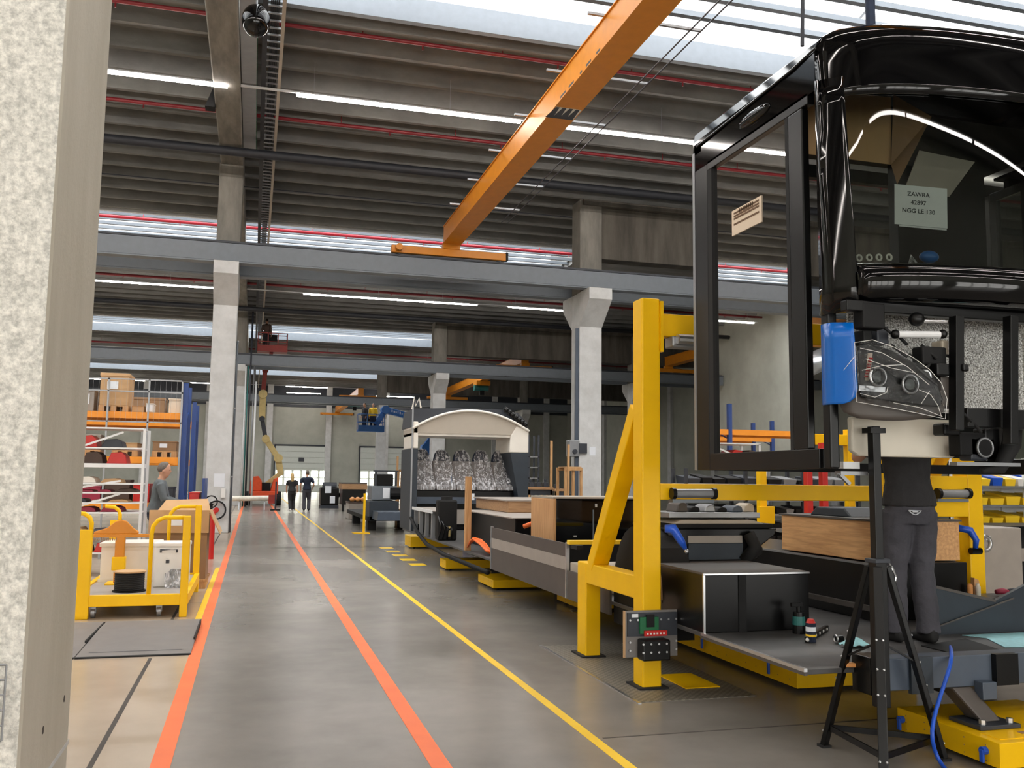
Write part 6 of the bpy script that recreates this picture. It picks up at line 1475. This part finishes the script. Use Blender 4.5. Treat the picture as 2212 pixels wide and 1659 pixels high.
for k, (u0, u1, v, Yq_, lb) in enumerate(((1140, 1196, 1052, 22.5, 'light wooden work table beside the rear arch'), (1198, 1228, 1056, 23.5, 'light wooden work table near the trestle rack'))):
    a = q(u0, v, Yq_); b = q(u1, v, Yq_); t = thing('work_table', lb, 'table', ((a.x + b.x) / 2, Yq_ + 0.4, 0))
    boxpart(t, 'top', 'wood_x', a.x, b.x, Yq_, Yq_ + 0.9, a.z - 0.06, a.z); boxpart(t, 'apron', 'steel_dark', a.x + 0.03, b.x - 0.03, Yq_ + 0.03, Yq_ + 0.06, a.z - 0.2, a.z - 0.06)
    for x in (a.x + 0.03, b.x - 0.08):
        for dy in (0.03, 0.8): boxpart(t, 'leg', 'timber', x, x + 0.05, Yq_ + dy, Yq_ + dy + 0.05, 0, a.z - 0.06)
    for i in range(3):
        x = a.x + 0.1 + 0.2 * i
        if x + 0.12 < b.x: tag(MB().box(x, x + 0.12, Yq_ + 0.2, Yq_ + 0.4, a.z, a.z + 0.12).cyl((x + 0.06, Yq_ + 0.3, a.z + 0.12), (x + 0.06, Yq_ + 0.3, a.z + 0.2), 0.03, 10).build('vice', 'steel_dark', bevel=0.01), 'small dark vice standing on the light work table', 'vice', 'vices on the work tables')
def shelf_unit(name, label, x0, x1, y, d, zs, mat, ph, posts=4, loc=None):
    t = thing(name, label, 'shelf', ((x0 + x1) / 2, y + d / 2, 0))
    for i in range(posts):
        x = x0 + (x1 - x0 - 0.05) * i / (posts - 1)
        for dy in (0, d - 0.05): boxpart(t, 'post', mat, x, x + 0.05, y + dy, y + dy + 0.05, 0, ph)
    for z in zs: boxpart(t, 'shelf', 'grey_metal', x0, x1, y, y + d, z - 0.03, z)
    return t
a = q(1140, 1060, 25); b = q(1166, 940, 25)
shelf_unit('dark_shelf', 'tall dark shelf with stacked profiles right of the rear arch', a.x, b.x, 25, 0.5, [0.5, 0.9, 1.3, 1.6, 1.9, 2.2], 'steel_dark', b.z, 2)
rnd = random.Random(11)
def bins(zs, x0, x1, y, d, mats, label, group, hmax=0.16, wr=(0.14, 0.26), name='parts_bin'):
    names = {'black_matt': 'black', 'steel_dark': 'dark grey', 'yellow_line': 'yellow', 'hose_blue': 'blue', 'white_plastic': 'white', 'red': 'red', 'cardboard': 'tan', 'teal': 'teal', 'grey_metal': 'grey'}
    for iz, z in enumerate(zs):
        x = x0 + 0.06; sh_ = ('top', 'second from top', 'middle', 'fourth from top', 'lowest')[len(zs) - 1 - iz]
        while True:
            w = rnd.uniform(*wr)
            if x + w > x1 - 0.05: break
            h = hmax * rnd.uniform(0.7, 1); m = rnd.choice(mats)
            mb = MB().add([(x + 0.015, y + 0.03, z), (x + w - 0.015, y + 0.03, z), (x + w - 0.015, y + d - 0.05, z), (x + 0.015, y + d - 0.05, z), (x, y + 0.02, z + h * 0.6), (x + w, y + 0.02, z + h * 0.6), (x + w, y + d - 0.04, z + h), (x, y + d - 0.04, z + h)], [(0, 3, 2, 1), (4, 5, 6, 7), (0, 1, 5, 4), (1, 2, 6, 5), (2, 3, 7, 6), (3, 0, 4, 7)])
            tag(mb.build(name, m), '%s %s, %s level' % (names[m], label, sh_), 'bin', '%s %s, %s level' % (names[m], group, sh_)); x += w + 0.03
# racks behind the lifting frame on the right
zz = [0.62, 0.83, 1.05, 1.28, 1.52]
sx0, sx1 = 6.45, 9.6
shelf_unit('parts_shelf', 'long parts shelf with dark bins behind the bus front section', sx0, sx1, 13.0, 0.5, zz, 'steel_dark', 1.75, 4)
bins(zz, sx0, sx1, 13.0, 0.5, ['black_matt', 'black_matt', 'steel_dark', 'grey_metal'], 'bin on the long shelf behind the bus front', 'bins on the long shelf', 0.15)
s2 = q(2125, 1060, 9.5); 
shelf_unit('bin_rack', 'white rack with bright yellow bins right of the lifting frame', 8.75, 11.2, 9.6, 0.45, [0.55, 0.82, 1.06, 1.3, 1.54], 'white_metal', 1.9, 4)
MB().box(8.75, 11.2, 10.02, 10.05, 0.5, 1.9).build('back_panel', 'white_metal', [o for o in COL.objects if o.name == 'bin_rack'][0])
bins([0.82, 1.06, 1.3, 1.54], 8.75, 11.2, 9.6, 0.42, ['yellow_line', 'yellow_line', 'yellow_line', 'hose_blue', 'white_plastic'], 'small parts bin on the white rack', 'bins on the white rack', 0.17, (0.16, 0.24))
t = thing('machine_cabinet', 'grey machine cabinet with a round port right of the frame post', 'cabinet', (7.2, 7.7, 0))
a = q(2118, 1262, 7.5); b = q(2162, 1140, 7.5)
boxpart(t, 'body', 'skirt_light', a.x, b.x + 0.25, 7.5, 8.1, 0.0, b.z, 0.015); MB().torus(((a.x + 0.06), 7.49, 0.98), 0.07, 0.02, 'y').build('port', 'bright_metal', t, smooth=True); boxpart(t, 'badge', 'paper', a.x + 0.08, a.x + 0.13, 7.49, 7.5, b.z - 0.12, b.z - 0.08); boxpart(t, 'plinth', 'black_matt', a.x - 0.01, b.x + 0.26, 7.49, 8.11, 0.0, 0.08)
t = thing('black_bench', 'long black workbench with grey drawers behind the machine cabinet', 'workbench', (8.6, 8.6, 0))
boxpart(t, 'top', 'black_satin', 7.6, 10.6, 8.3, 9.1, 1.0, 1.1); boxpart(t, 'drawer', 'skirt_light', 7.7, 9.0, 8.3, 8.9, 0.72, 0.86, 0.005); boxpart(t, 'drawer', 'black_satin', 9.05, 10.4, 8.3, 8.9, 0.72, 0.86, 0.005); boxpart(t, 'body', 'black_matt', 7.65, 10.5, 8.34, 9.05, 0.4, 1.0)
for x in (7.7, 10.4): boxpart(t, 'leg', 'black_matt', x, x + 0.06, 8.4, 8.46, 0, 0.4); boxpart(t, 'leg', 'black_matt', x, x + 0.06, 8.95, 9.01, 0, 0.4)
# second lifting frame and red lift columns seen below the window
t = thing('lifting_gantry', 'smaller yellow lifting gantry seen through the bus side window', 'lifting frame', (7.6, 12.2, 0))
a = q(1640, 920, 12.0)
for x in (a.x, a.x + 1.5):
    boxpart(t, 'post', 'yellow', x, x + 0.11, 12.0, 12.11, 0.0, 2.36, 0.006); boxpart(t, 'foot', 'yellow', x - 0.12, x + 0.23, 11.9, 12.25, 0.0, 0.02)
boxpart(t, 'beam', 'yellow', a.x + 0.11, a.x + 1.5, 12.0, 12.11, 2.12, 2.28, 0.006); boxpart(t, 'bracket', 'yellow', a.x - 0.05, a.x + 0.2, 11.94, 12.0, 0.95, 1.2, 0.006); MB().tube([(a.x + 0.06, 12.05, 2.36), (a.x + 0.12, 12.05, 2.5), (a.x + 0.02, 12.05, 2.56), (a.x + 0.1, 12.05, 2.75)], 0.012, 6).build('chain', 'bright_metal', t)
t = thing('red_lift_column', 'red twin lift columns between the yellow gantry and the parts shelf', 'lift column', (8.0, 11.4, 0))
for u in (1750, 1783, 1897): p = q(u, 1040, 11.4); boxpart(t, 'column', 'red', p.x - 0.045, p.x + 0.045, 11.4, 11.5, 0.0, 2.12, 0.006)
p0 = q(1750, 1040, 11.4); p1 = q(1897, 1040, 11.4); boxpart(t, 'cross_bar', 'red', p0.x, p1.x, 11.42, 11.48, 1.72, 1.8); boxpart(t, 'base', 'red', p0.x - 0.1, p1.x + 0.1, 11.3, 11.6, 0.0, 0.05)
# extraction duct hanging under the roof behind the bus window
t = thing('extraction_duct', 'silver flexible extraction duct seen through the bus side window', 'duct', (12.5, 20, 3))
pts = [q(1790, 770, 20), q(1735, 795, 20), q(1690, 800, 20), q(1668, 830, 20), q(1660, 890, 20), q(1655, 940, 20)]
MB().tube(pts + [pts[-1] + Vector((-0.1, 0, -1.6)), Vector((pts[-1].x - 0.1, 20, 0.0))], [0.28, 0.28, 0.26, 0.24, 0.2, 0.16, 0.12, 0.12], 16).build('tube', 'bright_metal', t, smooth=True)
for i in range(4): MB().torus(pts[i], 0.29 - 0.01 * i, 0.015, 'x' if i < 3 else 'z').build('ring', 'grey_metal', t, smooth=True)
MB().tube([pts[0], (21.3, 20, pts[0].z), (22.2, 20, pts[0].z + 0.9), (22.2, 20, 10.95)], 0.28, 14).build('riser', 'bright_metal', t, smooth=True)

# vertical conduits on the second aisle column
for k, (x, r, m, z1, lb) in enumerate(((-0.53, 0.04, 'white_metal', 7.2, 'white conduit on the second aisle column'), (-0.42, 0.035, 'teal', 7.2, 'teal pipe running up beside the second aisle column'), (-0.3, 0.045, 'steel_dark', 10.2, 'dark drop pipe beside the second aisle column'), (-0.12, 0.03, 'grey_metal', 7.2, 'thin grey pipe beside the second aisle column'), (0.0, 0.05, 'white_metal', 6.4, 'stout white pipe beside the second aisle column'))):
    tag(MB().tube([(x, 49.0, 0.0), (x, 49.0, z1)], r, 8).build('riser_pipe', m, smooth=True), lb, 'pipe')
